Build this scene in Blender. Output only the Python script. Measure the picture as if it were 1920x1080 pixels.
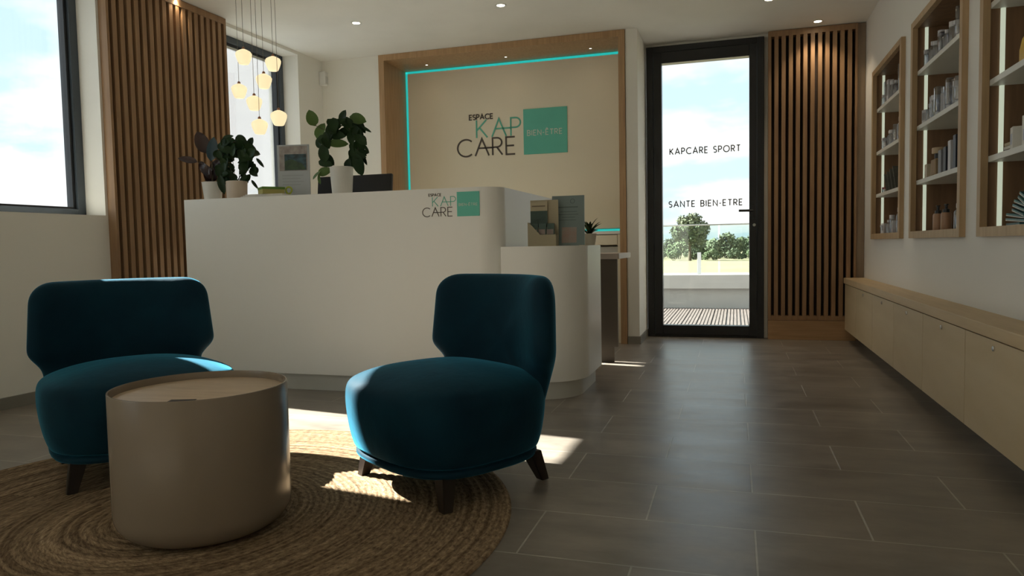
import bpy, bmesh, math, random
from mathutils import Vector, Matrix, Euler
PI = math.pi
random.seed(7)
for o in list(bpy.data.objects): bpy.data.objects.remove(o)
S = bpy.context.scene
COL = S.collection

# ------------------------------------------------------------------ camera, exposure, sky, sun
CAM_H = 0.79
MX = [[0.9555360752500954, 0.29426902975145247, -0.018882452827498914],
      [-0.001215399986470505, -0.06010466808690464, -0.998191340213406],
      [-0.2948717207507645, 0.9538307853090618, -0.05707452407319192]]
cd = bpy.data.cameras.new('camera'); cam = bpy.data.objects.new('camera', cd); COL.objects.link(cam)
cd.sensor_width = 36.0; cd.lens = 1355.0 * 36.0 / 1920.0; cd.clip_start = 0.05; cd.clip_end = 1500
rot = Matrix((Vector(MX[0]), -Vector(MX[1]), -Vector(MX[2]))).transposed()
cam.matrix_world = Matrix.Translation((0, 0, CAM_H)) @ rot.to_4x4()
S.camera = cam
S.view_settings.view_transform = 'Standard'; S.view_settings.look = 'None'
S.view_settings.gamma = 1.0; S.view_settings.use_curve_mapping = False
S.view_settings.exposure = 1.15
SUN_POWER = 17.0
SKY_POWER = 0.67
SEED = 1.9
S.cycles.max_bounces = 14; S.cycles.diffuse_bounces = 8; S.cycles.transparent_max_bounces = 16
S.cycles.glossy_bounces = 4; S.cycles.transmission_bounces = 6
S.cycles.sample_clamp_indirect = 6.0

w = bpy.data.worlds.new('sky'); S.world = w; w.use_nodes = True
nt = w.node_tree; nt.nodes.clear(); N = nt.nodes.new; LK = nt.links.new
out = N('ShaderNodeOutputWorld'); bg = N('ShaderNodeBackground'); LK(bg.outputs[0], out.inputs[0])
tc = N('ShaderNodeTexCoord'); sep = N('ShaderNodeSeparateXYZ'); LK(tc.outputs['Generated'], sep.inputs[0])
zz = N('ShaderNodeMath'); zz.operation = 'ADD'; zz.inputs[1].default_value = 0.22; LK(sep.outputs[2], zz.inputs[0])
zc = N('ShaderNodeMath'); zc.operation = 'MAXIMUM'; zc.inputs[1].default_value = 0.05; LK(zz.outputs[0], zc.inputs[0])
dx = N('ShaderNodeMath'); dx.operation = 'DIVIDE'; LK(sep.outputs[0], dx.inputs[0]); LK(zc.outputs[0], dx.inputs[1])
dy = N('ShaderNodeMath'); dy.operation = 'DIVIDE'; LK(sep.outputs[1], dy.inputs[0]); LK(zc.outputs[0], dy.inputs[1])
cmb = N('ShaderNodeCombineXYZ'); LK(dx.outputs[0], cmb.inputs[0]); LK(dy.outputs[0], cmb.inputs[1]); cmb.inputs[2].default_value = SEED
nz = N('ShaderNodeTexNoise'); nz.inputs['Scale'].default_value = 1.15; nz.inputs['Detail'].default_value = 9
nz.inputs['Roughness'].default_value = 0.55; LK(cmb.outputs[0], nz.inputs['Vector'])
rp = N('ShaderNodeValToRGB'); rp.color_ramp.elements[0].position = 0.44; rp.color_ramp.elements[1].position = 0.56
rp.color_ramp.elements[0].color = (0, 0, 0, 1); LK(nz.outputs[0], rp.inputs[0])
hz = N('ShaderNodeValToRGB'); LK(sep.outputs[2], hz.inputs[0])       # blue of the sky by height
hz.color_ramp.elements[0].position = 0.0; hz.color_ramp.elements[0].color = (0.62, 0.77, 0.84, 1)
hz.color_ramp.elements[1].position = 0.55; hz.color_ramp.elements[1].color = (0.45, 0.66, 0.80, 1)
mx = N('ShaderNodeMix'); mx.data_type = 'RGBA'; LK(rp.outputs[0], mx.inputs[0]); LK(hz.outputs[0], mx.inputs[6]); mx.inputs[7].default_value = (0.96, 0.96, 0.95, 1)
LK(mx.outputs[2], bg.inputs[0]); bg.inputs[1].default_value = SKY_POWER

sd = bpy.data.lights.new('sun', 'SUN'); sun = bpy.data.objects.new('sun', sd); COL.objects.link(sun)
sd.energy = SUN_POWER; sd.angle = math.radians(0.55); sd.color = (1.0, 0.95, 0.86)
EL = math.radians(36.1); hx, hy = 0.9882, -0.1532
sun.rotation_euler = Vector((hx*math.cos(EL), hy*math.cos(EL), -math.sin(EL))).to_track_quat('-Z', 'Y').to_euler()

# left wall frame: s along the wall, d into the room, z up
TH = math.atan(.034)
LO = Vector((-3.695, 0, 0)); LU = Vector((math.sin(TH), math.cos(TH), 0)); LN = Vector((math.cos(TH), -math.sin(TH), 0))
def LW(s, d, z): return LO + LU*s + LN*d + Vector((0, 0, z))
ML = Matrix(((LN.x, LU.x, 0, LO.x), (LN.y, LU.y, 0, LO.y), (0, 0, 1, 0), (0, 0, 0, 1)))   # local (d, s, z) -> world

def portal(M, sx, sy):
    a = bpy.data.lights.new('window_portal', 'AREA'); a.shape = 'RECTANGLE'; a.size = sx; a.size_y = sy
    a.cycles.is_portal = True
    o = bpy.data.objects.new('window_portal', a); COL.objects.link(o); o.matrix_world = M
def portal_at(loc, normal, sx, sy):
    portal(Matrix.Translation(loc) @ normal.to_track_quat('-Z', 'Y').to_matrix().to_4x4(), sx, sy)
portal_at(LW(2.93, -0.30, 1.72), LN, 1.2, 1.6)
portal_at(LW(-.7, -0.30, 1.46), LN, 2.4, 2.1)  # portal of the added window beside the viewpoint
portal_at(LW(4.93, -0.30, 1.72), LN, 1.1, 1.6)
portal_at(Vector((-0.24, 6.50, 1.23)), Vector((0, -1, 0)), 1.0, 2.5)

# ------------------------------------------------------------------ materials
MATS = {}
def mat(name, col=(.5, .5, .5), rough=.6, metal=0, col2=None, scale=(1, 1, 1), nscale=5, bump=0, bscale=40, emit=None, estr=0,
        sheen=0, sheen_tint=None, spec=None, coat=0, detail=5, trans=0, ior=1.45):
    if name in MATS: return MATS[name]
    m = bpy.data.materials.new(name); m.use_nodes = True; t = m.node_tree; b = t.nodes['Principled BSDF']
    n = t.nodes.new; l = t.links.new
    b.inputs['Base Color'].default_value = (*col, 1); b.inputs['Roughness'].default_value = rough; b.inputs['Metallic'].default_value = metal
    if spec is not None: b.inputs['Specular IOR Level'].default_value = spec
    if coat: b.inputs['Coat Weight'].default_value = coat
    if trans: b.inputs['Transmission Weight'].default_value = trans; b.inputs['IOR'].default_value = ior
    if sheen:
        b.inputs['Sheen Weight'].default_value = sheen; b.inputs['Sheen Roughness'].default_value = .35
        b.inputs['Sheen Tint'].default_value = (*(sheen_tint or col), 1)
    tcn = n('ShaderNodeTexCoord'); mp = n('ShaderNodeMapping'); mp.inputs['Scale'].default_value = scale; l(tcn.outputs['Object'], mp.inputs[0])
    nn = n('ShaderNodeTexNoise'); nn.inputs['Scale'].default_value = nscale; nn.inputs['Detail'].default_value = detail; l(mp.outputs[0], nn.inputs['Vector'])
    c2 = col2 or tuple(c*.93 for c in col)
    r = n('ShaderNodeValToRGB'); r.color_ramp.elements[0].position = .32; r.color_ramp.elements[1].position = .68
    r.color_ramp.elements[0].color = (*c2, 1); r.color_ramp.elements[1].color = (*col, 1)
    l(nn.outputs[0], r.inputs[0]); l(r.outputs[0], b.inputs['Base Color'])
    if bump:
        n2 = n('ShaderNodeTexNoise'); n2.inputs['Scale'].default_value = bscale; n2.inputs['Detail'].default_value = 4; l(mp.outputs[0], n2.inputs['Vector'])
        bp = n('ShaderNodeBump'); bp.inputs['Strength'].default_value = bump; bp.inputs['Distance'].default_value = .01
        l(n2.outputs[0], bp.inputs['Height']); l(bp.outputs[0], b.inputs['Normal'])
    if emit: b.inputs['Emission Color'].default_value = (*emit, 1); b.inputs['Emission Strength'].default_value = estr
    MATS[name] = m; return m
def glassmat(name, tint=(1, 1, 1), refl=.07, rough=.0):
    if name in MATS: return MATS[name]
    m = bpy.data.materials.new(name); m.use_nodes = True; t = m.node_tree; t.nodes.clear(); n = t.nodes.new; l = t.links.new
    o = n('ShaderNodeOutputMaterial'); a = n('ShaderNodeBsdfTransparent'); a.inputs[0].default_value = (*tint, 1)
    g = n('ShaderNodeBsdfGlossy'); g.inputs['Roughness'].default_value = rough
    lw = n('ShaderNodeLayerWeight'); lw.inputs[0].default_value = .25
    mm = n('ShaderNodeMath'); mm.operation = 'MULTIPLY_ADD'; mm.inputs[1].default_value = .5; mm.inputs[2].default_value = refl; l(lw.outputs['Fresnel'], mm.inputs[0])
    x = n('ShaderNodeMixShader'); l(mm.outputs[0], x.inputs[0]); l(a.outputs[0], x.inputs[1]); l(g.outputs[0], x.inputs[2]); l(x.outputs[0], o.inputs[0])
    MATS[name] = m; return m

WALL = mat('wall_paint', (.80, .785, .725), .75, col2=(.785, .77, .71), nscale=2, bump=.03, bscale=120)
WALLG = mat('grey_wall_paint', (.78, .77, .745), .7, col2=(.765, .755, .73), nscale=2, bump=.03, bscale=120)
CEIL = mat('ceiling_paint', (.85, .84, .79), .8, nscale=2)
CREAM = mat('cream_panel_paint', (.82, .76, .61), .6, col2=(.81, .75, .60), nscale=1.5)
COUNTER = mat('counter_lacquer', (.82, .82, .79), .38, col2=(.81, .81, .78), nscale=1.5)
PLINTH = mat('plinth_laminate', (.60, .60, .56), .4)
OAK_Z = mat('oak_vertical_grain', (.46, .29, .15), .5, col2=(.36, .215, .105), scale=(14, 14, .7), nscale=5, bump=.05)
OAK_X = mat('oak_across_grain', (.44, .27, .14), .5, col2=(.35, .21, .10), scale=(.7, 14, 14), nscale=5, bump=.05)
SLAT = mat('slat_oak', (.34, .205, .105), .5, col2=(.25, .145, .075), scale=(9, 9, .5), nscale=4, bump=.05)
SLAT_BACK = mat('slat_backing', (.035, .02, .012), .8)
PALE_OAK = mat('pale_oak', (.60, .46, .28), .5, col2=(.52, .385, .22), scale=(6, .6, 6), nscale=4, bump=.04)
PALE_OAK2 = mat('pale_oak_front', (.60, .48, .31), .5, col2=(.54, .42, .255), scale=(3, .5, 3), nscale=3, bump=.03)
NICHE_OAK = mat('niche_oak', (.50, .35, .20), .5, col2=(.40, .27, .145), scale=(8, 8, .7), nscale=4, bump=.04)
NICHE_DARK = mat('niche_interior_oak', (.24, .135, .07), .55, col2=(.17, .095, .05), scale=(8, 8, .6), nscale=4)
SHELF_W = mat('white_shelf', (.72, .72, .68), .45)
BLACK_FR = mat('anthracite_aluminium', (.012, .013, .015), .38, nscale=8)
GREY_FR = mat('grey_window_aluminium', (.055, .07, .085), .35, nscale=8)
GLASS = glassmat('window_glass', (.97, .985, .985), .02)
BOTTLE = glassmat('clear_bottle_glass', (.80, .82, .88), .26, .08)
FROST = mat('frosted_plastic', (.70, .71, .76), .35, trans=.2)
VELVET = mat('blue_velvet', (.0022, .028, .048), .75, col2=(.0014, .018, .034), nscale=7, bump=.12, bscale=25, sheen=.85, sheen_tint=(.06, .38, .60), spec=.15)
DARKWOOD = mat('dark_stained_wood', (.022, .014, .010), .4, col2=(.012, .008, .006), scale=(10, 10, 1), nscale=5)
TABLE_M = mat('beige_lacquered_metal', (.235, .19, .14), .24, col2=(.228, .183, .135), nscale=2, spec=.35)
TABLE_W = mat('pale_wood_top', (.60, .46, .32), .5, col2=(.50, .37, .25), scale=(1.2, 9, 9), nscale=4, bump=.04)
POT_W = mat('white_ceramic', (.72, .71, .67), .45)
POT_B = mat('beige_ceramic', (.60, .50, .41), .55)
SOIL = mat('potting_soil', (.04, .028, .02), .9, bump=.5)
LEAF_D = mat('dark_leaf', (.016, .045, .010), .45, col2=(.008, .024, .006), nscale=9, spec=.25)
LEAF_G = mat('green_leaf', (.075, .15, .022), .4, col2=(.045, .10, .015), nscale=9)
LEAF_R = mat('maroon_rubber_leaf', (.045, .022, .018), .25, col2=(.028, .014, .013), nscale=6)
LEAF_B = mat('lit_blue_grey_leaf', (.06, .11, .14), .18, col2=(.04, .08, .11), nscale=6)  # light on the upright leaf's underside is put into this colour
STEM = mat('stem_bark', (.07, .05, .025), .7)
SCREEN = mat('black_plastic', (.010, .010, .012), .4)
TEAL = mat('teal_print', (.13, .54, .43), .55)
TEAL_LINE = mat('teal_lettering', (.13, .50, .38), .5)
BROWN_LET = mat('brown_grey_lettering', (.085, .07, .055), .5)
WHITE_LET = mat('pale_lettering', (.62, .70, .62), .5)
DOOR_LET = mat('grey_door_lettering', (.26, .26, .26), .6)
PLASTIC_W = mat('white_plastic', (.75, .75, .72), .4)
CHROME = mat('chrome_metal', (.75, .75, .76), .18, metal=1)
LED_C = mat('cyan_led', (.02, .5, .5), .5, emit=(.03, .78, .74), estr=.22)
LED_W = mat('white_led', (.6, .62, .55), .5, emit=(.82, .92, .72), estr=.22)
LAMP_E = mat('lamp_lens', (.9, .85, .7), .5, emit=(1, .90, .68), estr=9)
SHADE_E = mat('opal_glass_shade', (.55, .47, .34), .4, emit=(1.0, .78, .46), estr=.42)
SILVER = mat('brushed_silver', (.5, .5, .48), .3, metal=1)

# floor tiles
def tile_mat():
    m = bpy.data.materials.new('grey_floor_tile'); m.use_nodes = True; t = m.node_tree; b = t.nodes['Principled BSDF']; n = t.nodes.new; l = t.links.new
    tcn = n('ShaderNodeTexCoord'); mp = n('ShaderNodeMapping'); l(tcn.outputs['Object'], mp.inputs[0])
    mp.inputs['Location'].default_value = (0.2445 + .591*10 , -1.7405 + .3105*12, 0)
    br = n('ShaderNodeTexBrick'); l(mp.outputs[0], br.inputs['Vector']); br.offset = .5; br.offset_frequency = 2; br.squash = 1
    br.inputs['Scale'].default_value = 1; br.inputs['Brick Width'].default_value = .591; br.inputs['Row Height'].default_value = .3105
    br.inputs['Mortar Size'].default_value = .0030; br.inputs['Mortar Smooth'].default_value = .3; br.inputs['Bias'].default_value = 0
    br.inputs['Color1'].default_value = (.215, .188, .158, 1); br.inputs['Color2'].default_value = (.25, .22, .186, 1); br.inputs['Mortar'].default_value = (.40, .375, .33, 1)
    nn = n('ShaderNodeTexNoise'); nn.inputs['Scale'].default_value = 3.0; nn.inputs['Detail'].default_value = 8; nn.inputs['Roughness'].default_value = .62
    m2 = n('ShaderNodeMapping'); m2.inputs['Scale'].default_value = (1, 2.2, 1); l(tcn.outputs['Object'], m2.inputs[0]); l(m2.outputs[0], nn.inputs['Vector'])
    r = n('ShaderNodeValToRGB'); r.color_ramp.elements[0].position = .3; r.color_ramp.elements[1].position = .7
    r.color_ramp.elements[0].color = (.62, .62, .62, 1); r.color_ramp.elements[1].color = (1.28, 1.28, 1.28, 1); l(nn.outputs[0], r.inputs[0])
    mu = n('ShaderNodeMix'); mu.data_type = 'RGBA'; mu.blend_type = 'MULTIPLY'; mu.inputs[0].default_value = 1
    l(br.outputs[0], mu.inputs[6]); l(r.outputs[0], mu.inputs[7]); l(mu.outputs[2], b.inputs['Base Color'])
    b.inputs['Roughness'].default_value = .42; b.inputs['Specular IOR Level'].default_value = .6
    rr = n('ShaderNodeMapRange'); rr.inputs['From Min'].default_value = .3; rr.inputs['From Max'].default_value = .7; rr.inputs['To Min'].default_value = .31; rr.inputs['To Max'].default_value = .40; l(nn.outputs[0], rr.inputs[0]); l(rr.outputs[0], b.inputs['Roughness'])
    bp = n('ShaderNodeBump'); bp.inputs['Strength'].default_value = .35; bp.inputs['Distance'].default_value = .003; bp.invert = True
    l(br.outputs['Fac'], bp.inputs['Height'])
    bp2 = n('ShaderNodeBump'); bp2.inputs['Strength'].default_value = .10; bp2.inputs['Distance'].default_value = .004; l(nn.outputs[0], bp2.inputs['Height'])
    l(bp.outputs[0], b.inputs['Normal'])
    return m
TILE = tile_mat()

# ------------------------------------------------------------------ mesh helpers
def box(bm, x0, x1, y0, y1, z0, z1, M=None, bev=0):
    vs = [bm.verts.new(Vector((x, y, z))) for x in (x0, x1) for y in (y0, y1) for z in (z0, z1)]
    fs = [(0, 1, 3, 2), (4, 6, 7, 5), (0, 4, 5, 1), (2, 3, 7, 6), (0, 2, 6, 4), (1, 5, 7, 3)]
    F = [bm.faces.new([vs[i] for i in f]) for f in fs]
    if bev:
        es = list({e for f in F for e in f.edges})
        r = bmesh.ops.bevel(bm, geom=es, offset=bev, segments=2, affect='EDGES', profile=.5)
        vs = list({v for f in r['faces'] for v in f.verts} | {v for v in vs if v.is_valid})
    if M is not None: bmesh.ops.transform(bm, matrix=M, verts=[v for v in vs if v.is_valid])
    return vs
def bx(*a, M=None, bev=0):
    bm = bmesh.new(); box(bm, *a, M=M, bev=bev); return bm
def prism(bm, pts, z0, z1, M=None):
    n = len(pts); A = [bm.verts.new((p[0], p[1], z0)) for p in pts]; B = [bm.verts.new((p[0], p[1], z1)) for p in pts]
    bm.faces.new(A[::-1]); bm.faces.new(B)
    for i in range(n): bm.faces.new((A[i], A[(i+1) % n], B[(i+1) % n], B[i]))
    if M is not None: bmesh.ops.transform(bm, matrix=M, verts=A+B)
def lathe(bm, prof, c=(0, 0, 0), seg=48, cap=True):
    rings = []
    for r, z in prof:
        if r < 1e-5: rings.append([bm.verts.new((c[0], c[1], c[2]+z))])
        else: rings.append([bm.verts.new((c[0]+r*math.cos(2*PI*i/seg), c[1]+r*math.sin(2*PI*i/seg), c[2]+z)) for i in range(seg)])
    for a, b in zip(rings, rings[1:]):
        for i in range(seg):
            j = (i+1) % seg
            if len(a) == 1 and len(b) == 1: continue
            if len(a) == 1: bm.faces.new((a[0], b[j], b[i]))
            elif len(b) == 1: bm.faces.new((a[i], a[j], b[0]))
            else: bm.faces.new((a[i], a[j], b[j], b[i]))
    if cap:
        for rg, fl in ((rings[0], 1), (rings[-1], 0)):
            if len(rg) > 1:
                try: bm.faces.new(rg[::-1] if fl else rg)
                except ValueError: pass
def tube(bm, pts, r, seg=8, r2=None):
    pts = [Vector(p) for p in pts]; rings = []
    for i, p in enumerate(pts):
        t = (pts[min(i+1, len(pts)-1)] - pts[max(i-1, 0)]).normalized()
        a = t.orthogonal().normalized() if i == 0 else (u - t*u.dot(t)).normalized()
        u = a; b = t.cross(a)
        rr = r if r2 is None else r + (r2-r)*i/(len(pts)-1)
        rings.append([bm.verts.new(p + (a*math.cos(2*PI*k/seg) + b*math.sin(2*PI*k/seg))*rr) for k in range(seg)])
    for A, B in zip(rings, rings[1:]):
        for k in range(seg): bm.faces.new((A[k], A[(k+1) % seg], B[(k+1) % seg], B[k]))
    bm.faces.new(rings[0][::-1]); bm.faces.new(rings[-1])
def leaf(bm, c, d, nrm, L, W, fold=.12, curl=.12):
    """a leaf centred at c, pointing along d, facing nrm, with a midrib fold and a tip curl"""
    d = d.normalized(); sx = d.cross(nrm).normalized(); nn = sx.cross(d).normalized()
    rows = []
    for i in range(8):
        t = i/7; wd = W*.5*(math.sin(PI*min(1, t**.85))**.62 if 0 < t < 1 else 0.02)
        p = c + d*(t-.5)*L + nn*(-curl*L*(t-.4)**2)
        rows.append([bm.verts.new(p + sx*wd*k + nn*abs(k)*wd*fold*2) for k in (-1, -.5, 0, .5, 1)])
    for A, B in zip(rows, rows[1:]):
        for k in range(4): bm.faces.new((A[k], A[k+1], B[k+1], B[k]))
def finish(bm):
    bmesh.ops.recalc_face_normals(bm, faces=bm.faces)
def obj(name, bm, m, parent=None, smooth=False, fix=True, origin=None):
    """one mesh object; geometry is given in world coordinates unless origin is given (then the parent's local ones)"""
    if fix: finish(bm)
    me = bpy.data.meshes.new(name)
    if parent is not None and origin is None:
        bmesh.ops.transform(bm, matrix=parent.matrix_basis.inverted() if parent.parent is None else (parent.parent.matrix_basis @ parent.matrix_basis).inverted(), verts=bm.verts)
    bm.to_mesh(me); bm.free()
    if smooth:
        for p in me.polygons: p.use_smooth = True
    o = bpy.data.objects.new(name, me); COL.objects.link(o); o.data.materials.append(m)
    if parent is not None: o.parent = parent
    if smooth == 'auto' or smooth is True:
        pass
    return o
def sharp(o, ang=35):
    """smooth shading with sharp edges above an angle"""
    bm = bmesh.new(); bm.from_mesh(o.data)
    for f in bm.faces: f.smooth = True
    for e in bm.edges:
        if len(e.link_faces) == 2 and e.calc_face_angle(0) > math.radians(ang): e.smooth = False
    bm.to_mesh(o.data); bm.free(); return o
def thing(name, label, cat, loc=(0, 0, 0), rz=0, group=None):
    o = bpy.data.objects.new(name, None); COL.objects.link(o); o.location = loc; o.rotation_euler = (0, 0, rz); o.empty_display_size = .05
    o.matrix_basis = Matrix.Translation(loc) @ Matrix.Rotation(rz, 4, 'Z')
    o['label'] = label; o['category'] = cat
    if group: o['group'] = group
    return o
def tag(o, label, cat, group=None, kind=None):
    o['label'] = label; o['category'] = cat
    if group: o['group'] = group
    if kind: o['kind'] = kind
    return o
def struct(name, bm, m, label=None, parent=None):
    o = obj(name, bm, m, parent); o['kind'] = 'structure'
    if parent is None and label: o['label'] = label; o['category'] = name.split('_')[0]
    return o
def copy_tree(o, parent=None):
    c = o.copy(); COL.objects.link(c); c.parent = parent
    for ch in list(o.children): copy_tree(ch, c)
    return c
ORD = ['first', 'second', 'third', 'fourth', 'fifth', 'sixth', 'seventh', 'eighth', 'ninth', 'tenth', 'eleventh', 'twelfth']

# ------------------------------------------------------------------ stroke lettering
def arc(cx, cy, r, a0, a1, n=14, ry=None):
    ry = ry or r
    return [(cx+r*math.cos(math.radians(a0+(a1-a0)*i/n)), cy+ry*math.sin(math.radians(a0+(a1-a0)*i/n))) for i in range(n+1)]
P_ = [(0, 0), (0, 1), (.26, 1)] + arc(.26, .73, .27, 90, -90, 10)[1:] + [(0, .46)]
E_ = [[(.5, 1), (0, 1), (0, 0), (.5, 0)], [(0, .5), (.45, .5)]]
GL = {'A': (.80, [[(0, 0), (.4, 1), (.8, 0)], [(.13, .32), (.67, .32)]]),
      'Λ': (.80, [[(0, 0), (.4, 1), (.8, 0)], [(.19, .45), (1.08, .45)]]),
      'B': (.55, [[(0, .52), (.26, .52)] + arc(.27, .76, .24, -90, 90, 10)[1:] + [(0, 1), (0, 0), (.28, 0)] + arc(.28, .26, .26, -90, 90, 10)[1:]]),
      'C': (.82, [arc(.5, .5, .5, 48, 312, 24)]),
      'D': (.7, [[(0, 0), (0, 1), (.2, 1)] + arc(.2, .5, .5, 90, -90, 16)[1:] + [(0, 0)]]),
      'E': (.5, E_), 'Ê': (.5, E_ + [[(.08, 1.12), (.24, 1.28), (.40, 1.12)]]),
      'I': (.02, [[(0, 0), (0, 1)]]),
      'K': (.6, [[(0, 0), (0, 1)], [(.56, 1), (.02, .42)], [(.17, .56), (.6, 0)]]),
      'N': (.66, [[(0, 0), (0, 1), (.66, 0), (.66, 1)]]),
      'O': (1.0, [arc(.5, .5, .5, 0, 360, 28)]),
      'P': (.52, [P_]), 'R': (.56, [P_, [(.24, .46), (.56, 0)]]),
      'S': (.52, [arc(.27, .745, .245, 35, 270, 12) + arc(.27, .25, .25, 90, -145, 12)[1:]]),
      'T': (.6, [[(0, 1), (.6, 1)], [(.3, 1), (.3, 0)]]),
      '-': (.28, [[(0, .42), (.28, .42)]]), ' ': (.35, [])}
def lettering(bm, text, x0, x1, z0, h, th, M, depth=.003, gap=.22):
    """text in the local XZ plane from x0 to x1; M places it; letters stand out along -Y"""
    nat = sum(GL[c][0] for c in text); sx = (x1-x0) / (nat*h + gap*h*(len(text)-1)); x = x0
    for c in text:
        wd, strokes = GL[c]
        for st in strokes:
            pts = [(x + p[0]*h*sx, z0 + p[1]*h) for p in st]
            n = len(pts); closed = (abs(pts[0][0]-pts[-1][0]) + abs(pts[0][1]-pts[-1][1])) < 1e-6
            if not closed:                                   # square the stroke's ends out by a hair
                pass
            L = []; R = []
            for i, p in enumerate(pts):
                if i == 0 and closed: a = pts[-2]; b = pts[1]
                elif i == n-1 and closed: a = pts[-2]; b = pts[1]
                else: a = pts[max(i-1, 0)]; b = pts[min(i+1, n-1)]
                d1 = Vector((p[0]-a[0], p[1]-a[1])); d2 = Vector((b[0]-p[0], b[1]-p[1]))
                if d1.length < 1e-9: d1 = d2
                if d2.length < 1e-9: d2 = d1
                d1.normalize(); d2.normalize(); t = (d1+d2)
                if t.length < .2: t = d1
                t.normalize(); nr = Vector((-t.y, t.x)); k = th*.5/max(.38, nr.dot(Vector((-d1.y, d1.x))))
                L.append((p[0]+nr.x*k, p[1]+nr.y*k)); R.append((p[0]-nr.x*k, p[1]-nr.y*k))
            vl = [[bm.verts.new(M @ Vector((q[0], yy, q[1]))) for yy in (0, -depth)] for q in L]
            vr = [[bm.verts.new(M @ Vector((q[0], yy, q[1]))) for yy in (0, -depth)] for q in R]
            for i in range(n-1):
                bm.faces.new((vl[i][1], vl[i+1][1], vr[i+1][1], vr[i][1]))
                bm.faces.new((vl[i][0], vl[i+1][0], vl[i+1][1], vl[i][1])); bm.faces.new((vr[i][1], vr[i+1][1], vr[i+1][0], vr[i][0]))
            bm.faces.new((vl[0][0], vl[0][1], vr[0][1], vr[0][0])); bm.faces.new((vl[-1][1], vl[-1][0], vr[-1][0], vr[-1][1]))
        x += (wd + gap)*h*sx

# ------------------------------------------------------------------ room shell
CZ = 2.46; XR = .965; YB = 5.735; YD = 6.30
Y0 = -2.2
bm = bx(-4.2, 1.5, Y0-.2, 6.36, -.12, 0); struct('floor', bm, TILE, 'grey rectangular tiles laid in staggered rows')
bm = bx(-3.92, 1.5, Y0-.2, 6.55, CZ, CZ+.2); struct("ceiling", bm, CEIL, 'plain off white ceiling with small downlights')
# left wall with two window openings and a third added for light (local d, s, z)
bm = bmesh.new(); T = .30
for (s0, s1, z0, z1) in ((-2.4, -1.8, 0, CZ), (-1.8, .4, 0, .50), (-1.8, .4, 2.42, CZ), (.4, 2.375, 0, CZ), (2.375, 3.42, 0, 1.02), (2.375, 3.42, 2.42, CZ), (3.42, 4.47, 0, CZ), (4.47, 5.385, 0, 1.02), (4.47, 5.385, 2.435, CZ), (5.385, 6.3, 0, CZ)):
    box(bm, -T, 0, s0, s1, z0, z1, M=ML)
struct('wall_left', bm, WALL, 'off white window wall on the left')
# back wall: left of the alcove, behind it, pier, lintel
bm = bmesh.new()
box(bm, -3.62, -2.94, YB, 6.5, 0, CZ); box(bm, -2.94, -.815, 6.24, 6.5, 0, CZ)
box(bm, -.815, -.722, YB, 6.5, 0, CZ); box(bm, -.722, .255, YD-.03, 6.5, 2.435, CZ)
box(bm, .225, 1.3, YD-.02, 6.5, 0, CZ)
struct('wall_back', bm, WALL, 'off white back wall around the alcove and the glass door')
# right wall with three niches
NICHES = [(4.838, 5.792), (3.62, 4.588), (2.41, 3.385)]
NZ0, NZ1 = .795, 1.985
bm = bmesh.new(); ys = [Y0]
seg = [(Y0, NICHES[2][0]), (NICHES[2][1], NICHES[1][0]), (NICHES[1][1], NICHES[0][0]), (NICHES[0][1], 6.4)]
for a, b in seg: box(bm, XR, XR+.32, a, b, 0, CZ)
for a, b in NICHES:
    box(bm, XR, XR+.32, a, b, 0, NZ0+.01); box(bm, XR, XR+.32, a, b, NZ1-.01, CZ); box(bm, XR+.235, XR+.32, a, b, NZ0, NZ1)
struct('wall_right', bm, WALLG, 'pale wall on the right with three oak framed niches')
bm = bx(-4.2, 1.5, Y0-.25, Y0, 0, CZ); struct('wall_rear', bm, WALL, 'wall behind the viewpoint')
# baseboards
SK = mat('grey_tile_skirting', (.24, .225, .19), .45)
bm = bmesh.new(); box(bm, 0, .012, -2.2, 3.43, 0, .062, M=ML); struct('baseboard_left', bm, SK, 'grey tile skirting under the left windows')
bm = bmesh.new(); box(bm, -.812, -.722, YB-.012, YB, 0, .062); box(bm, -.722, -.712, YB-.012, YD-.035, 0, .062)
struct('baseboard_back', bm, SK, 'grey tile skirting round the pier beside the door')

# ------------------------------------------------------------------ windows in the left wall
def window(n, s0, s1, z0, z1):
    fr = bmesh.new(); d0, d1 = -.235, -.150; f = .052
    for a in ((s0, s0+f, z0, z1), (s1-f, s1, z0, z1), (s0+f, s1-f, z0, z0+f*.8), (s0+f, s1-f, z1-f, z1)):
        box(fr, d0, d1, *a, M=ML, bev=.004)
    o = struct('window_%d' % n, fr, GREY_FR, 'dark grey framed window in the left wall'); 
    b2 = bmesh.new(); g = .020
    for a in ((s0+f, s0+f+g, z0+f*.8, z1-f), (s1-f-g, s1-f, z0+f*.8, z1-f), (s0+f+g, s1-f-g, z0+f*.8, z0+f*.8+g*.6), (s0+f+g, s1-f-g, z1-f-g, z1-f)):
        box(b2, d0+.02, d1-.018, *a, M=ML)
    obj('glazing_bead', b2, BLACK_FR, o)
    p = bmesh.new(); box(p, -.200, -.194, s0+f+.012, s1-f-.012, z0+f*.8, z1-f-.01, M=ML); obj('window_pane', p, GLASS, o)
    return o
window(1, 2.375, 3.42, 1.02, 2.42)['label'] = 'large window left of the slat panel'
window(3, -1.8, .4, .50, 2.42)['label'] = 'wide unseen window added for light beside the viewpoint'  # out of view, added to brighten the room
window(2, 4.47, 5.385, 1.02, 2.435)['label'] = 'narrow window behind the pendant lamps'

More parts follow.
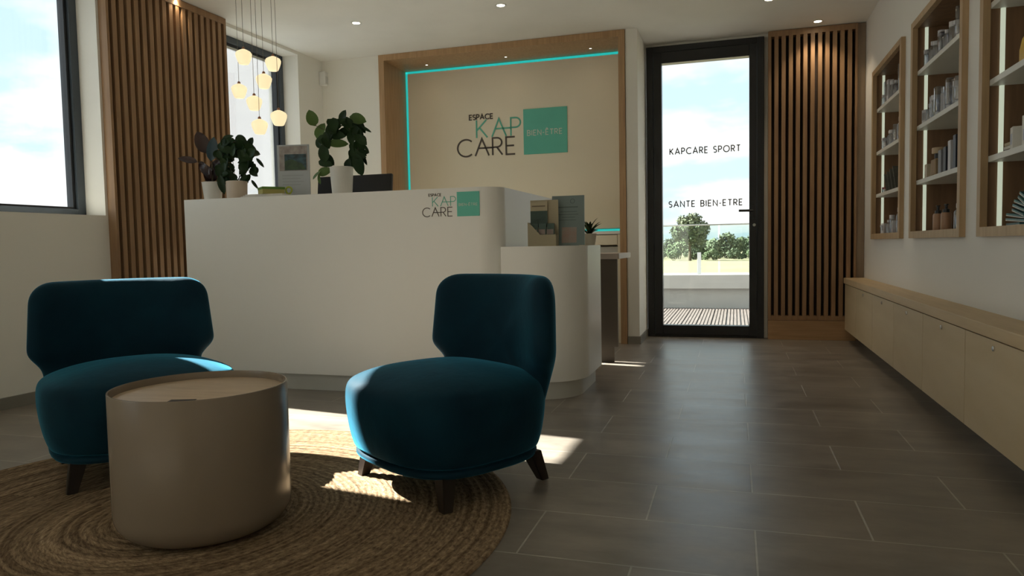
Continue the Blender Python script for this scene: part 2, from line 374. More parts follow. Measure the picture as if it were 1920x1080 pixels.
# ------------------------------------------------------------------ glass door
dr = bmesh.new(); YF0, YF1 = 6.235, 6.30
for a in ((-.712, -.655, 0, 2.435), (.172, .226, 0, 2.435), (-.655, .172, 2.385, 2.435), (-.655, .172, 0, .02)): box(dr, a[0], a[1], YF0, YF1+.03, a[2], a[3], bev=.003)
door = struct('door_1', dr, BLACK_FR, 'black framed glass door to the terrace')
lf = bmesh.new()
for a in ((-.652, -.585, .022, 2.382), (.112, .170, .022, 2.382), (-.585, .112, 2.29, 2.382), (-.585, .112, .022, .10)): box(lf, a[0], a[1], YF0-.012, YF1+.01, a[2], a[3], bev=.004)
leafo = obj('door_leaf', lf, BLACK_FR, door)
obj('door_pane', bx(-.583, .110, 6.264, 6.272, .10, 2.29), GLASS, door)
hb = bmesh.new(); box(hb, .128, .150, YF0-.018, YF0-.012, .98, 1.10, bev=.002); tube(hb, [(.139, YF0-.015, 1.045), (.139, YF0-.060, 1.045)], .009)
tube(hb, [(.139, YF0-.060, 1.045), (.10, YF0-.062, 1.046), (.03, YF0-.060, 1.047)], .010); obj('door_handle', hb, BLACK_FR, leafo)
kb = bmesh.new(); lathe(kb, [(0, 0), (.012, 0), (.012, .012), (0, .012)], seg=20); bmesh.ops.transform(kb, matrix=Matrix.Translation((.150, YF0-.012, .93)) @ Matrix.Rotation(PI/2, 4, 'X'), verts=kb.verts); obj('door_lock', kb, SILVER, leafo)
IM = Matrix.Identity(4)
tb = bmesh.new(); TM = Matrix.Translation((0, 6.262, 0))
lettering(tb, 'KAPCARE SPORT', -.522, .042, 1.537, .050, .0090, TM, .001, .34); obj('door_lettering', tb, DOOR_LET, door)
tb = bmesh.new(); lettering(tb, 'SANTE BIEN-ETRE', -.533, .058, 1.097, .048, .0090, TM, .001, .34); obj('door_lettering', tb, DOOR_LET, door)

# ------------------------------------------------------------------ alcove with oak surround, lit panel and logo
fr = bmesh.new(); AX0, AX1, AY1 = -2.938, -.818, 6.235; fw = .05
box(fr, AX0, AX0+fw, YB-.012, AY1, 0, CZ-.002); box(fr, AX1-fw, AX1, YB-.012, AY1, 0, CZ-.002); box(fr, AX0+fw, AX1-fw, YB-.012, AY1, CZ-.052, CZ-.002)
al = struct('trim_1', fr, OAK_Z, 'oak surround of the alcove behind the reception desk')
pn = bx(AX0+fw+.028, AX1-fw-.028, 6.14, 6.18, .93, 2.382, bev=.002); struct('wall_alcove', pn, CREAM, 'cream panel with the large logo')
lb = bmesh.new(); a0, a1 = AX0+fw+.004, AX1-fw-.004
for q in ((a0, a0+.020, .915, 2.40), (a1-.020, a1, .915, 2.40), (a0, a1, 2.386, 2.404), (a0, a1, .908, .924)): box(lb, q[0], q[1], 6.150, 6.172, q[2], q[3])
tag(obj('led_strip', lb, LED_C), 'turquoise light strip glowing round the cream logo panel', 'light strip')
def logo(Y, q, boxes, lab, lw, dep, name='logo_sign'):
    """q: the square's x0,x1,z0,z1; boxes: word -> x0,x1,z0,h,thickness"""
    r = thing(name, lab, 'sign', ((q[0]+q[1])/2, Y, q[2]))
    M = Matrix.Translation((0, Y, 0))
    for wd, m_, nm in (('ESPACE', BROWN_LET, 'espace_lettering'), ('KAP', TEAL_LINE, 'kap_lettering'), ('CARE', BROWN_LET, 'care_lettering')):
        b = bmesh.new(); B = boxes[wd]; lettering(b, wd if wd == 'ESPACE' else wd.replace('A', 'Λ'), B[0], B[1], B[2], B[3], B[4], M, dep * (1.3 if wd == 'CARE' else 1), B[5]); obj(nm, b, m_, r)
    sq = obj('teal_square', bx(q[0], q[1], Y-dep*2, Y-.0002, q[2], q[3], bev=dep*.3), TEAL, r)
    b = bmesh.new(); B = boxes['BIEN']; lettering(b, 'BIEN-ÊTRE', B[0], B[1], B[2], B[3], B[4], Matrix.Translation((0, Y-dep*2, 0)), dep*.5, B[5])
    obj('square_lettering', b, WHITE_LET, sq)
    return r
logo(6.14, (-1.764, -1.373, 1.592, 1.983), {'ESPACE': (-2.266, -2.046, 1.926, .042, .0095, .22), 'KAP': (-2.200, -1.794, 1.764, .155, .0135, .26),
     'CARE': (-2.384, -1.846, 1.604, .150, .0140, .22), 'BIEN': (-1.728, -1.419, 1.754, .044, .0075, .30)}, 'large wall logo with teal square on the cream alcove panel', 0, .004)

# low cabinet inside the alcove
cb = thing('alcove_cabinet', 'cream built-in cabinet at the foot of the lit alcove', 'cabinet', (-1.9, 5.95, 0))
b = bmesh.new(); box(b, -2.885, -.871, 5.78, 6.23, .875, .90, bev=.002); obj('worktop', b, COUNTER, cb)
b = bmesh.new()
for x in (-2.885, -2.22, -1.56, -.896): box(b, x, x+.024, 5.785, 6.23, 0, .874)
box(b, -2.86, -.896, 6.20, 6.23, 0, .874); obj('carcass', b, CREAM, cb)
for x0, x1 in ((-2.858, -2.224), (-2.193, -1.564), (-1.533, -.899)):
    obj('drawer', bx(x0, x1, 5.782, 5.80, .790, .868, bev=.002), CREAM, cb)
    obj('door', bx(x0, x1, 5.84, 5.858, .03, .775, bev=.002), PLINTH, cb)

# ------------------------------------------------------------------ slat panels
def slat_panel(name, lab, M, u0, u1, w0, w1, top, base_h, gap0, pitch, n, gapw, baseboard):
    """local (u along the panel, depth toward +d, z); M maps (d, u, z)"""
    r = thing(name, lab, 'wall panel', M @ Vector((w0, u0, 0)))
    b = bmesh.new(); box(b, w0, w0+.012, u0+.005, u1-.005, 0, top, M=M); obj('backing', b, SLAT_BACK, r)
    f = bmesh.new(); sw = gap0 - gapw/2 - u0; ul = gap0 + (n-1)*pitch + gapw/2
    box(f, w0, w1, u0, u0+sw, base_h, top, M=M, bev=.002); box(f, w0, w1, ul, u1, base_h, top, M=M, bev=.002)
    box(f, w0+.01, w1, u0+sw, ul, top-.045, top, M=M); box(f, w0+.01, w1, u0+sw, ul, base_h, base_h+.034, M=M); obj('frame', f, SLAT, r)
    s = bmesh.new()
    for i in range(n-1):
        a = gap0 + i*pitch + gapw/2; box(s, w0+.012, w1-.002, a, a+pitch-gapw, base_h+.034, top-.045, M=M, bev=.0015)
    obj('slats', s, SLAT, r)
    if baseboard:
        b = bmesh.new(); box(b, w0, w1+.008, u0, u1, 0, base_h-.004, M=M, bev=.002); obj('base_board', b, OAK_X, r)
    return r
slat_panel('slat_panel', 'tall oak slat panel between the two left windows', ML, 3.436, 4.452, .0, .062, CZ-.004, .10, 3.466, .0558, 18, .024, True)
MB = Matrix(((0, 1, 0, 0), (-1, 0, 0, 6.28), (0, 0, 1, 0), (0, 0, 0, 1)))       # local (d, u, z) -> x = u, y = 6.28 - d
sp = slat_panel('slat_panel', 'oak slat panel between the glass door and the right wall', MB, .255, .905, .0, .088, CZ-.004, .158, .290, .0534, 12, .023, True)
obj('side_board', bx(.905, .963, 6.205, 6.27, 0, CZ-.004, bev=.002), mat('greyed_oak_board', (.27, .20, .135), .55, col2=(.22, .16, .105), scale=(9, 9, .6), nscale=4), sp)

# ------------------------------------------------------------------ wall niches and what stands in them
NAME = ['far', 'middle', 'near']
NLAB = ['oak framed wall niche nearest the slat panel', 'oak framed wall niche in the middle of the three', 'oak framed wall niche at the right edge of the view']
XF = .94; XB = XR+.235
SHZ = [1.716, 1.415, 1.115]
for i, (a, b_) in enumerate(NICHES):
    r = thing('wall_niche', NLAB[i], 'wall niche', (XR, (a+b_)/2, NZ0), group='oak framed niches in the right wall')
    f = bmesh.new(); t_ = .042
    box(f, XF, XR+.002, a-.0, a+t_, NZ0, NZ1, bev=.001); box(f, XF, XR+.002, b_-t_, b_, NZ0, NZ1, bev=.001)
    box(f, XF, XR+.002, a+t_, b_-t_, NZ0, NZ0+.038); box(f, XF, XR+.002, a+t_, b_-t_, NZ1-.035, NZ1); obj('frame', f, NICHE_OAK, r)
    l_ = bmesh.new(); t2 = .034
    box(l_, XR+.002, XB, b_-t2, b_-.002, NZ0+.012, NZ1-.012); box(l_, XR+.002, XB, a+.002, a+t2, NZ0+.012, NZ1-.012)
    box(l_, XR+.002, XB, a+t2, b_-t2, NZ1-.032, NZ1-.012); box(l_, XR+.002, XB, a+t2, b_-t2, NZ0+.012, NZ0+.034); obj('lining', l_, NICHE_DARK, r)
    obj('back_panel', bx(XB-.008, XB, a+t2, b_-t2, NZ0+.034, NZ1-.032), mat('niche_back_paint', (.50, .50, .44), .7), r)
    ls = bmesh.new(); zs = [NZ0+.034] + sorted(SHZ) + [NZ1-.032]
    for k in range(4): box(ls, XF+.062, XF+.078, b_-t2-.008, b_-t2, zs[k]+.001, zs[k+1]-(.025 if k < 3 else .001))
    obj('light_strip', ls, LED_W, r)
    for z in SHZ:
        obj('shelf', bx(XF+.028, XB-.010, a+t2+.001, b_-t2-.0005, z-.024, z, bev=.0015), SHELF_W, r)

def bottle_mesh(kind, h, r):
    """local mesh standing on z=0; returns list of (part name, bmesh, material)"""
    L = []
    if kind == 'jar':
        b = bmesh.new(); lathe(b, [(0, 0), (r, 0), (r, h*.72), (r*.92, h*.76), (r*.92, h*.78), (0, h*.78)], seg=16); L.append(('body', b, BOTTLE))
        b = bmesh.new(); lathe(b, [(0, h*.78), (r*.98, h*.78), (r*.98, h), (0, h)], seg=16); L.append(('cap', b, FROST))
    elif kind == 'bottle':
        b = bmesh.new(); lathe(b, [(0, 0), (r, .002), (r, h*.66), (r*.8, h*.73), (r*.4, h*.78), (r*.4, h*.84), (0, h*.84)], seg=16); L.append(('body', b, BOTTLE))
        b = bmesh.new(); lathe(b, [(0, h*.82), (r*.55, h*.82), (r*.55, h), (0, h)], seg=16); L.append(('cap', b, FROST))
    elif kind == 'tube':
        b = bmesh.new(); box(b, -r, r, -r*.8, r*.8, h*.14, h, bev=r*.3); L.append(('body', b, BOTTLE))
        b = bmesh.new(); lathe(b, [(0, 0), (r*.8, 0), (r*.8, h*.14), (0, h*.14)], seg=16); L.append(('cap', b, FROST))
    elif kind == 'carton':
        b = bmesh.new(); box(b, -r, r, -r, r, 0, h, bev=.001); L.append(('body', b, FROST))
        b = bmesh.new(); box(b, -r-.0006, -r, -r*.7, r*.7, h*.3, h*.8); L.append(('printed_label', b, mat('pale_grey_label', (.33, .34, .37), .6)))
    return L
def place_item(kind, x, y, z, h, r, name, lab, cat, group, rz=0):
    t = thing(name, lab, cat, (x, y, z), rz, group)
    for pn_, b, m_ in bottle_mesh(kind, h, r): sharp(obj(pn_, b, m_, t, origin=1), 40)
    return t
KN = {'jar': ('glass_jar', 'clear jar', 'jar'), 'bottle': ('glass_bottle', 'clear cosmetic bottle', 'bottle'), 'tube': ('cosmetic_tube', 'upturned clear tube', 'tube'), 'carton': ('small_carton', 'small grey carton', 'box')}
def row(niche, shelf, z, ya, yb, hs, kinds, rnd):
    n = len(hs)
    for i in range(n):
        k = kinds[i % len(kinds)]; nm, lab, cat = KN[k]
        y = ya + (yb-ya)*i/max(1, n-1) + rnd.uniform(-.006, .006); x = XF+.056 + rnd.uniform(0, .012)
        place_item(k, x, y, z, hs[i], rnd.uniform(.016, .021), nm, '%s, %s from the far end on the %s of the %s niche' % (lab, ORD[i], shelf, NAME[niche]), cat,
                   'cosmetics on the %s of the %s niche' % (shelf, NAME[niche]), rnd.uniform(-.3, .3))
rn = random.Random(3)
row(1, 'top shelf', SHZ[0], 4.50, 3.74, [.10, .085, .11, .095, .13, .105, .095, .115, .10, .15, .135, .16], ['jar', 'tube', 'bottle', 'jar'], rn)
row(1, 'second shelf', SHZ[1], 4.50, 3.74, [.08, .10, .13, .12, .15, .10, .14, .15, .12, .13, .18, .19], ['carton', 'bottle', 'tube', 'jar', 'tube'], rn)
row(0, 'top shelf', SHZ[0], 5.70, 4.93, [.09, .16, .15, .12, .10, .18, .19, .11], ['bottle', 'tube', 'carton', 'jar'], rn)
row(0, 'second shelf', SHZ[1], 5.70, 4.93, [.09, .08, .11, .10, .12, .15, .16, .18], ['jar', 'tube', 'bottle'], rn)
row(0, 'bottom board', NZ0+.038, 5.68, 4.93, [.06, .07, .09, .12, .08, .16, .17, .15], ['jar', 'carton', 'bottle'], rn)
# middle niche, third shelf: bottle with wooden cap, beige carton, dark boxes
z3 = SHZ[2]
AMB = mat('amber_liquid', (.32, .22, .12), .25); TANB = mat('tan_lotion', (.42, .24, .14), .35); BLK = mat('black_cap', (.012, .012, .012), .35); WCAP = mat('wooden_cap', (.55, .42, .28), .5)
NAVY = mat('navy_carton', (.018, .022, .035), .4); BEIGE = mat('beige_carton', (.55, .48, .36), .6); GREYC = mat('grey_carton', (.22, .23, .26), .5)
t = thing('beige_carton', 'small beige carton at the far end of the middle niche third shelf', 'box', (XF+.056, 4.37, z3)); obj('body', bx(-.022, .022, -.026, .026, 0, .072, bev=.001), BEIGE, t, origin=1)
obj('printed_label', bx(-.0226, -.0221, -.016, .016, .02, .055), mat('cream_label', (.66, .60, .48), .6), t, origin=1)
t = thing('perfume_bottle', 'square amber bottle with thick pale wooden cap in the middle niche', 'bottle', (XF+.062, 4.235, z3))
obj('body', bx(-.026, .026, -.045, .045, 0, .085, bev=.006), AMB, t, origin=1)
b = bmesh.new(); lathe(b, [(0, .085), (.018, .085), (.018, .112), (0, .112)], seg=24); obj('neck', b, BLK, t, origin=1)
b = bmesh.new(); lathe(b, [(0, .112), (.030, .112), (.031, .116), (.031, .138), (.029, .142), (0, .142)], seg=24); sharp(obj('wooden_cap', b, WCAP, t, origin=1))
for j, (y, h, r_, m_, nm, lb_, ct) in enumerate(((4.10, .115, .026, GREYC, 'grey_carton', 'grey carton standing right of the wooden capped bottle', 'box'), (4.01, .12, .022, NAVY, 'navy_carton', 'narrow navy carton in the middle of the third shelf', 'box'),
        (3.93, .14, .022, FROST, 'white_carton', 'slim white carton between two dark cartons', 'box'), (3.845, .155, .022, NAVY, 'navy_carton', 'tall dark carton at the near end of the third shelf', 'box'), (3.765, .15, .022, GREYC, 'grey_carton', 'tall grey carton against the near side of the middle niche', 'box'))):
    t = thing(nm, lb_, ct, (XF+.054, y, z3), 0, 'cartons on the third shelf of the middle niche'); obj('body', bx(-.02, .02, -r_, r_, 0, h, bev=.0012), m_, t, origin=1)
    obj('lid_flap', bx(-.0208, -.02, -r_*.9, r_*.9, h*.86, h*.98), m_, t, origin=1)
zb = NZ0+.038
def pump(y, lab):
    t = thing('pump_bottle', lab, 'bottle', (XF+.064, y, zb), 0, 'tan pump bottles at the bottom of the middle niche')
    b = bmesh.new(); lathe(b, [(0, 0), (.023, 0), (.024, .003), (.024, .078), (.020, .086), (0, .086)], seg=24); sharp(obj('body', b, TANB, t, origin=1))
    b = bmesh.new(); lathe(b, [(0, .086), (.015, .086), (.015, .102), (.006, .104), (.006, .122), (.010, .123), (.010, .128), (0, .128)], seg=20); sharp(obj('pump', b, BLK, t, origin=1)); return t
pump(4.235, 'tan pump bottle with black pump, the farther of two'); pump(4.085, 'tan pump bottle with black pump, the nearer of two')
place_item('bottle', XF+.09, 3.97, zb, .125, .022, 'glass_bottle', 'clear bottle right of the tan pump bottles', 'bottle', None)
place_item('jar', XF+.10, 3.87, zb, .11, .020, 'glass_jar', 'clear jar beside the near jamb of the middle niche', 'jar', None)
# far niche, third shelf: leaning brochures and small red topped jar
MAG = mat('dark_brochure_cover', (.10, .105, .09), .4, col2=(.055, .06, .055), nscale=14); PAPER = mat('paper', (.70, .69, .65), .7); RED = mat('dark_red_lid', (.20, .03, .03), .4)
for j in range(4):
    t = thing('brochure', 'dark brochure leaning in the far niche, %s from its far side' % ORD[j], 'brochure', (XF+.10, 5.52-.10*j, SHZ[2]), 0, 'leaning brochures in the far niche')
    M = Matrix.Translation((0, 0, 0)) @ Matrix.Rotation(-.62, 4, 'X') @ Matrix.Rotation(.12, 4, 'Z')
    b = bmesh.new(); box(b, -.05, .05, -.006, .0, .004, .15+.012*j, M=M); obj('cover', b, MAG, t, origin=1)
    b = bmesh.new(); box(b, -.048, .048, .0003, .006, .006, .148+.012*j, M=M); obj('pages', b, PAPER, t, origin=1)
for j, y in enumerate((5.12, 5.02, 5.66)):
    t = thing('small_jar', ['dark jar with red lid right of the leaning brochures', 'dark jar with red lid beside the near jamb of the far niche', 'dark jar with red lid at the far end of the brochure shelf'][j], 'jar', (XF+.07, y, SHZ[2]), 0, 'red lidded jars in the far niche')
    b = bmesh.new(); lathe(b, [(0, 0), (.02, 0), (.022, .01), (.022, .03), (0, .03)], seg=18); obj('body', b, BOTTLE, t, origin=1)
    b = bmesh.new(); lathe(b, [(0, .03), (.021, .03), (.021, .042), (0, .042)], seg=18); obj('lid', b, RED, t, origin=1)
# near niche: yellow bag, white cups, booklets, fanned teal brochures
YEL = mat('yellow_silicone', (.72, .46, .015), .45, col2=(.60, .36, .01)); TEALP = mat('teal_brochure_cover', (.03, .17, .18), .4, col2=(.015, .09, .10), nscale=10)
t = thing('yellow_pouch', 'yellow pouch standing on the second shelf of the near niche', 'pouch', (XF+.085, 3.085, SHZ[1]))
b = bmesh.new(); R_ = []
for zq, a_, c_ in ((0, .026, .066), (.01, .029, .070), (.06, .028, .070), (.10, .020, .066), (.118, .010, .058), (.122, .004, .050)):
    R_.append([b.verts.new((a_*math.copysign(abs(math.cos(q))**.6, math.cos(q)), c_*math.copysign(abs(math.sin(q))**.6, math.sin(q)), zq)) for q in [2*PI*k/32 for k in range(32)]])
for A, B in zip(R_, R_[1:]):
    for k in range(32): b.faces.new((A[k], A[(k+1) % 32], B[(k+1) % 32], B[k]))
b.faces.new(R_[0][::-1]); b.faces.new(R_[-1]); obj('pouch_body', b, YEL, t, smooth=True, origin=1)
obj('zip_seam', bx(-.0045, .0045, -.05, .05, .121, .125, bev=.001), mat('dark_yellow_seam', (.45, .27, .01), .5), t, origin=1)
for j in range(3):
    t = thing('white_carton', ['white carton at the far end of the third shelf in the near niche', 'second white carton on the third shelf in the near niche', 'third white carton on the third shelf in the near niche'][j], 'box', (XF+.075+.02*(j % 2), 3.155-.066*j, SHZ[2]), .15*(j-1), 'white cartons in the near niche')
    obj('body', bx(-.028, .028, -.026, .026, 0, .085+.012*j, bev=.002), PAPER, t, origin=1)
    obj('printed_label', bx(-.0287, -.0281, -.017, .017, .02, .06), mat('lilac_label', (.50, .52, .62), .6), t, origin=1)
for j in range(3):
    tag(obj('booklet', bx(XF+.06, XF+.15, 3.205+.004*j, 3.285-.006*j, SHZ[2]+.013*j, SHZ[2]+.012+.013*j, bev=.001), [NAVY, PAPER, BEIGE][j]), ['dark booklet lying at the bottom of the stack left of the white cartons', 'white booklet in the middle of the stack left of the white cartons', 'beige booklet on top of the stack left of the white cartons'][j], 'booklet', 'booklets on the third shelf of the near niche')
zc_ = zb
for j in range(8):
    t = thing('teal_brochure', 'teal and white brochure in the fanned pile, %s from the bottom' % ORD[j], 'brochure', (XF+.10, 3.10-.012*j, zc_), .10*(j % 3-1), 'fanned teal brochures at the bottom of the near niche')
    M = Matrix.Rotation(.05*j, 4, 'X')
    b = bmesh.new(); box(b, -.06, .06, -.10, .10-.01*j, .0005, .0035, M=M); obj('pages', b, PAPER, t, origin=1)
    b = bmesh.new(); box(b, -.06, .06, -.10, .10-.01*j, .0037, .010, M=M); obj('cover', b, TEALP, t, origin=1)
    zc_ += .0145

# ------------------------------------------------------------------ wall-hung bench cabinets
BX = .825
bounds = [1.16, 1.80, 2.44, 3.076, 3.716, 4.355, 4.995, 5.66, 6.185]
BL = ['eighth', 'seventh', 'sixth', 'fifth', 'fourth', 'third', 'second', 'first']
for i in range(len(bounds)-1):
    a, b_ = bounds[i], bounds[i+1]
    r = thing('wall_cabinet', 'pale oak wall-hung cabinet, %s counted from the slat panel' % BL[i], 'cabinet', (BX+.07, (a+b_)/2, .09), 0, 'pale oak cabinets hung along the right wall')
    obj('body', bx(BX+.020, XR-.001, a+.001, b_-.001, .092, .452), PALE_OAK2, r)
    dd = obj('door', bx(BX, BX+.018, a+.0025, b_-.0025, .090, .447, bev=.0012), PALE_OAK2, r)
    if 0 < i < 7:
        yc = (a+b_)/2; k = bmesh.new(); lathe(k, [(0, 0), (.0095, 0), (.0095, .004), (.006, .006), (0, .006)], seg=20)
        bmesh.ops.transform(k, matrix=Matrix.Translation((BX, yc, .420)) @ Matrix.Rotation(-PI/2, 4, 'Y'), verts=k.verts)
        kk = obj('lock', k, CHROME, dd)
        k = bmesh.new(); box(k, BX-.022, BX-.005, yc-.002, yc+.002, .400, .422, bev=.001); obj('key', k, CHROME, kk)
tag(obj('bench_top', bx(BX-.010, XR-.0005, 1.16, 6.185, .4535, .497, bev=.003), PALE_OAK), 'long pale oak worktop lying on the wall-hung cabinets', 'worktop')

# ------------------------------------------------------------------ reception counter
def arcp(cx, cy, r, a0, a1, n=14): return [(cx+r*math.cos(math.radians(a0+(a1-a0)*i/n)), cy+r*math.sin(math.radians(a0+(a1-a0)*i/n))) for i in range(n+1)]
ct = thing('reception_counter', 'high white reception counter with rounded corner and small logo', 'counter', (-2.1, 3.68, 0))
def hc(o): return [(-3.094+o, 3.515+o), (-1.27, 3.515+o)] + arcp(-1.27, 3.635, .12-o, -90, 0)[1:] + [(-1.15-o, 4.76), (-1.25, 4.76), (-1.25, 3.83), (-3.094+o, 3.83)]
b = bmesh.new(); prism(b, hc(0), .095, 1.10); sharp(obj('body', b, COUNTER, ct), 30)
b = bmesh.new(); prism(b, hc(.035), 0, .095); sharp(obj('plinth', b, PLINTH, ct), 30)
obj('inner_worktop', bx(-3.09, -1.252, 3.832, 4.42, .70, .73, bev=.002), COUNTER, ct)
lc = thing('low_counter', 'low white counter with rounded corner right of the high counter', 'counter', (-.95, 3.8, 0))
def lcp(o): return [(-1.148, 3.53+o), (-.992, 3.53+o)] + arcp(-.992, 3.78, .25-o, -90, 0)[1:] + [(-.742-o, 4.14-o*.3), (-1.148, 4.14-o*.3)]
b = bmesh.new(); prism(b, lcp(0), .095, .79); sharp(obj('body', b, COUNTER, lc), 30)
b = bmesh.new(); prism(b, lcp(.035), 0, .095); sharp(obj('plinth', b, PLINTH, lc), 30)
logo(3.515, (-1.376, -1.252, .952, 1.078), {'ESPACE': (-1.534, -1.464, 1.061, .0125, .003, .22), 'KAP': (-1.514, -1.384, 1.008, .048, .0038, .26),
     'CARE': (-1.571, -1.403, .955, .046, .0042, .22), 'BIEN': (-1.365, -1.264, 1.006, .0125, .0022, .30)}, 'small logo with teal square on the front of the reception counter', 0, .0012)
dk = thing('side_desk', 'small desk with shaded grey end panel standing behind the low counter', 'desk', (-1.1, 5.05, 0))
GREYP = mat('shaded_taupe_laminate', (.15, .128, .105), .7, spec=.2)  # dark tone carries the shade on the desk's end panel
obj('desk_top', bx(-1.14, -.736, 4.80, 5.36, .695, .732, bev=.002), mat('rose_grey_laminate', (.52, .45, .40), .5), dk)
obj('end_panel', bx(-1.13, -.752, 4.815, 4.84, .105, .694), GREYP, dk); obj('rear_panel', bx(-1.13, -.90, 5.32, 5.345, 0, .694), GREYP, dk)
obj('plinth', bx(-1.13, -.778, 4.822, 4.838, 0, .104), GREYP, dk)

# ------------------------------------------------------------------ armchairs
def superloop(a, b, e, z, n=48, front=1.0):
    L = []
    for k in range(n):
        q = 2*PI*k/n; c, s = math.cos(q), math.sin(q)
        x = a*math.copysign(abs(c)**(2/e), c); y = b*math.copysign(abs(s)**(2/e), s)
        L.append((x * (1 + .03*(-y/b)), y, z))
    return L
def loft(bm, loops, captop=True, capbot=True):
    R = [[bm.verts.new(p) for p in l] for l in loops]; n = len(R[0])
    for A, B in zip(R, R[1:]):
        for k in range(n): bm.faces.new((A[k], A[(k+1) % n], B[(k+1) % n], B[k]))
    if capbot: bm.faces.new(R[0][::-1])
    if captop: bm.faces.new(R[-1])
    return R
def rounded(pts, rads, n=6):
    out = []
    m = len(pts)
    for i in range(m):
        p = Vector(pts[i]); a = (Vector(pts[i-1])-p).normalized(); c = (Vector(pts[(i+1) % m])-p).normalized()
        r = rads[i]; h = a.angle(c)/2; d = min(r/math.tan(h), (Vector(pts[i-1])-p).length*.48, (Vector(pts[(i+1) % m])-p).length*.48); r = d*math.tan(h)
        cen = p + (a+c).normalized()*(r/math.sin(h)); s = p+a*d-cen; e = p+c*d-cen
        ang = s.angle_signed(e) if s.length > 0 else 0
        for k in range(n+1):
            q = s.copy(); q.rotate(Matrix.Rotation(-ang*k/n, 2)); out.append(cen+q)
    return out
def resample(pts, n):
    P = pts + [pts[0]]; L = [0]
    for a, b in zip(P, P[1:]): L.append(L[-1]+(b-a).length)
    res = []; j = 0
    for k in range(n):
        t = L[-1]*k/n
        while L[j+1] < t: j += 1
        u = (t-L[j])/max(1e-9, L[j+1]-L[j]); res.append(P[j].lerp(P[j+1], u))
    return res
def make_chair(lab, loc, bdir):
    rz = math.atan2(bdir[1], bdir[0]) - PI/2
    r = thing('lounge_chair', lab, 'chair', loc, rz, 'blue velvet lounge chairs')
    A, B = .319, .295; yo = -.03
    b = bmesh.new()
    prof = [(.118, .90), (.135, .925), (.165, .955), (.22, .985), (.27, 1.0), (.31, 1.0), (.335, .985), (.350, .95), (.362, .885), (.379, .74), (.394, .53), (.404, .30), (.407, .12)]
    loft(b, [[(x, y+yo, z) for x, y, z in superloop(A*s, B*s, 2.9, z)] for z, s in prof])
    o = obj('seat', b, VELVET, r, smooth=True, origin=1); m = o.modifiers.new('sub', 'SUBSURF'); m.levels = 1; m.render_levels = 2
    b = bmesh.new()
    loft(b, [[(x, y+yo, z) for x, y, z in superloop(A*s, B*s, 2.9, z)] for z, s in ((.098, .86), (.100, .89), (.106, .905), (.116, .905), (.121, .89), (.122, .84))])
    obj('seat_base', b, VELVET, r, smooth=True, origin=1)
    # backrest: rounded slab swept on a shallow arc, wings coming forward
    pts = [(-.300, .688), (.300, .688), (.320, .425), (.272, .365), (.255, .200), (-.255, .200), (-.272, .365), (-.320, .425)]
        # round the top corners more
    ol = resample(rounded([Vector(p) for p in pts], [.075, .075, .04, .05, .05, .05, .05, .04]), 96)
    cen = Vector((0, .46)); b = bmesh.new(); TH_ = .052
    def P3(p, s, side):
        q = cen + (p-cen)*s; x, z = q.x, q.y
        h = TH_*(max(0, 1-s**7))**.5
        yc = .272 - 1.35*x*x + .02*(z-.45) - (.06 if z < .38 else 0)*(.38-z)/.18
        nx = 2.7*x/ math.sqrt(1+(2.7*x)**2); ny = 1/math.sqrt(1+(2.7*x)**2)
        return (x + side*h*nx, yc + side*h*ny, z)
    ss = [.0, .25, .5, .7, .82, .9, .95, .98, .995, 1.0]
    front = [[P3(p, s, -1) for p in ol] for s in ss[1:]]; back = [[P3(p, s, 1) for p in ol] for s in ss[1:-1]][::-1]
    loft(b, front+back)
    o = obj('backrest', b, VELVET, r, smooth=True, origin=1); m = o.modifiers.new('sub', 'SUBSURF'); m.levels = 1; m.render_levels = 1
    for sx in (-1, 1):
        for sy in (-1, 1):
            b = bmesh.new()
            top = Vector((sx*.222, sy*.172-.02, .112)); bot = Vector((sx*(.250 if sy < 0 else .215), sy*.212, .0))
            R = []
            for t, hw in ((0, .026), (.5, .021), (1, .0155)):
                c = top.lerp(bot, t); R.append([b.verts.new((c.x+i*hw, c.y+j*hw, c.z)) for i, j in ((-1, -1), (1, -1), (1, 1), (-1, 1))])
            for P, Q in zip(R, R[1:]):
                for k in range(4): b.faces.new((P[k], P[(k+1) % 4], Q[(k+1) % 4], Q[k]))
            b.faces.new(R[0][::-1]); b.faces.new(R[-1])
            finish(b); bmesh.ops.bevel(b, geom=b.edges[:], offset=.002, segments=2, affect='EDGES')
            obj('leg', b, DARKWOOD, r, origin=1)
    return r
make_chair('dark blue velvet lounge chair on the right, in front of the counter', (-.918, 2.264, .004), (.54, .842))
make_chair('dark blue velvet lounge chair on the left, behind the round table', (-2.124, 2.130, .004), (-.825, .565))

# ------------------------------------------------------------------ round side table
tb_ = thing('side_table', 'round beige drum side table with pale wooden tray top', 'table', (-1.459, 1.690, .0075))
RT = .237; b = bmesh.new(); rb = .072
pr_ = [(0, .002)] + [(RT-rb+rb*math.sin(a), rb-rb*math.cos(a)+.002) for a in [PI/2*k/12 for k in range(13)]] + [(RT, .404), (RT-.001, .4065), (RT-.005, .4065), (RT-.007, .400), (RT-.007, .380), (0, .380)]
pr_ = [(r if r else 0, z) for r, z in pr_]
lathe(b, pr_, seg=96); sharp(obj('drum', b, TABLE_M, tb_, origin=1), 50)
b = bmesh.new(); lathe(b, [(0, .3805), (RT-.0075, .3805), (RT-.0075, .385), (RT-.010, .3865), (0, .3865)], seg=96); sharp(obj('wooden_tray', b, TABLE_W, tb_, origin=1), 40)
b = bmesh.new(); M = Matrix.Rotation(math.radians(-71), 4, 'Z'); box(b, RT-.124, RT-.092, -.034, .034, .3866, .3880, M=M, bev=.0006); obj('finger_slot', b, mat('dark_slot', (.05, .035, .025), .7), tb_, origin=1)

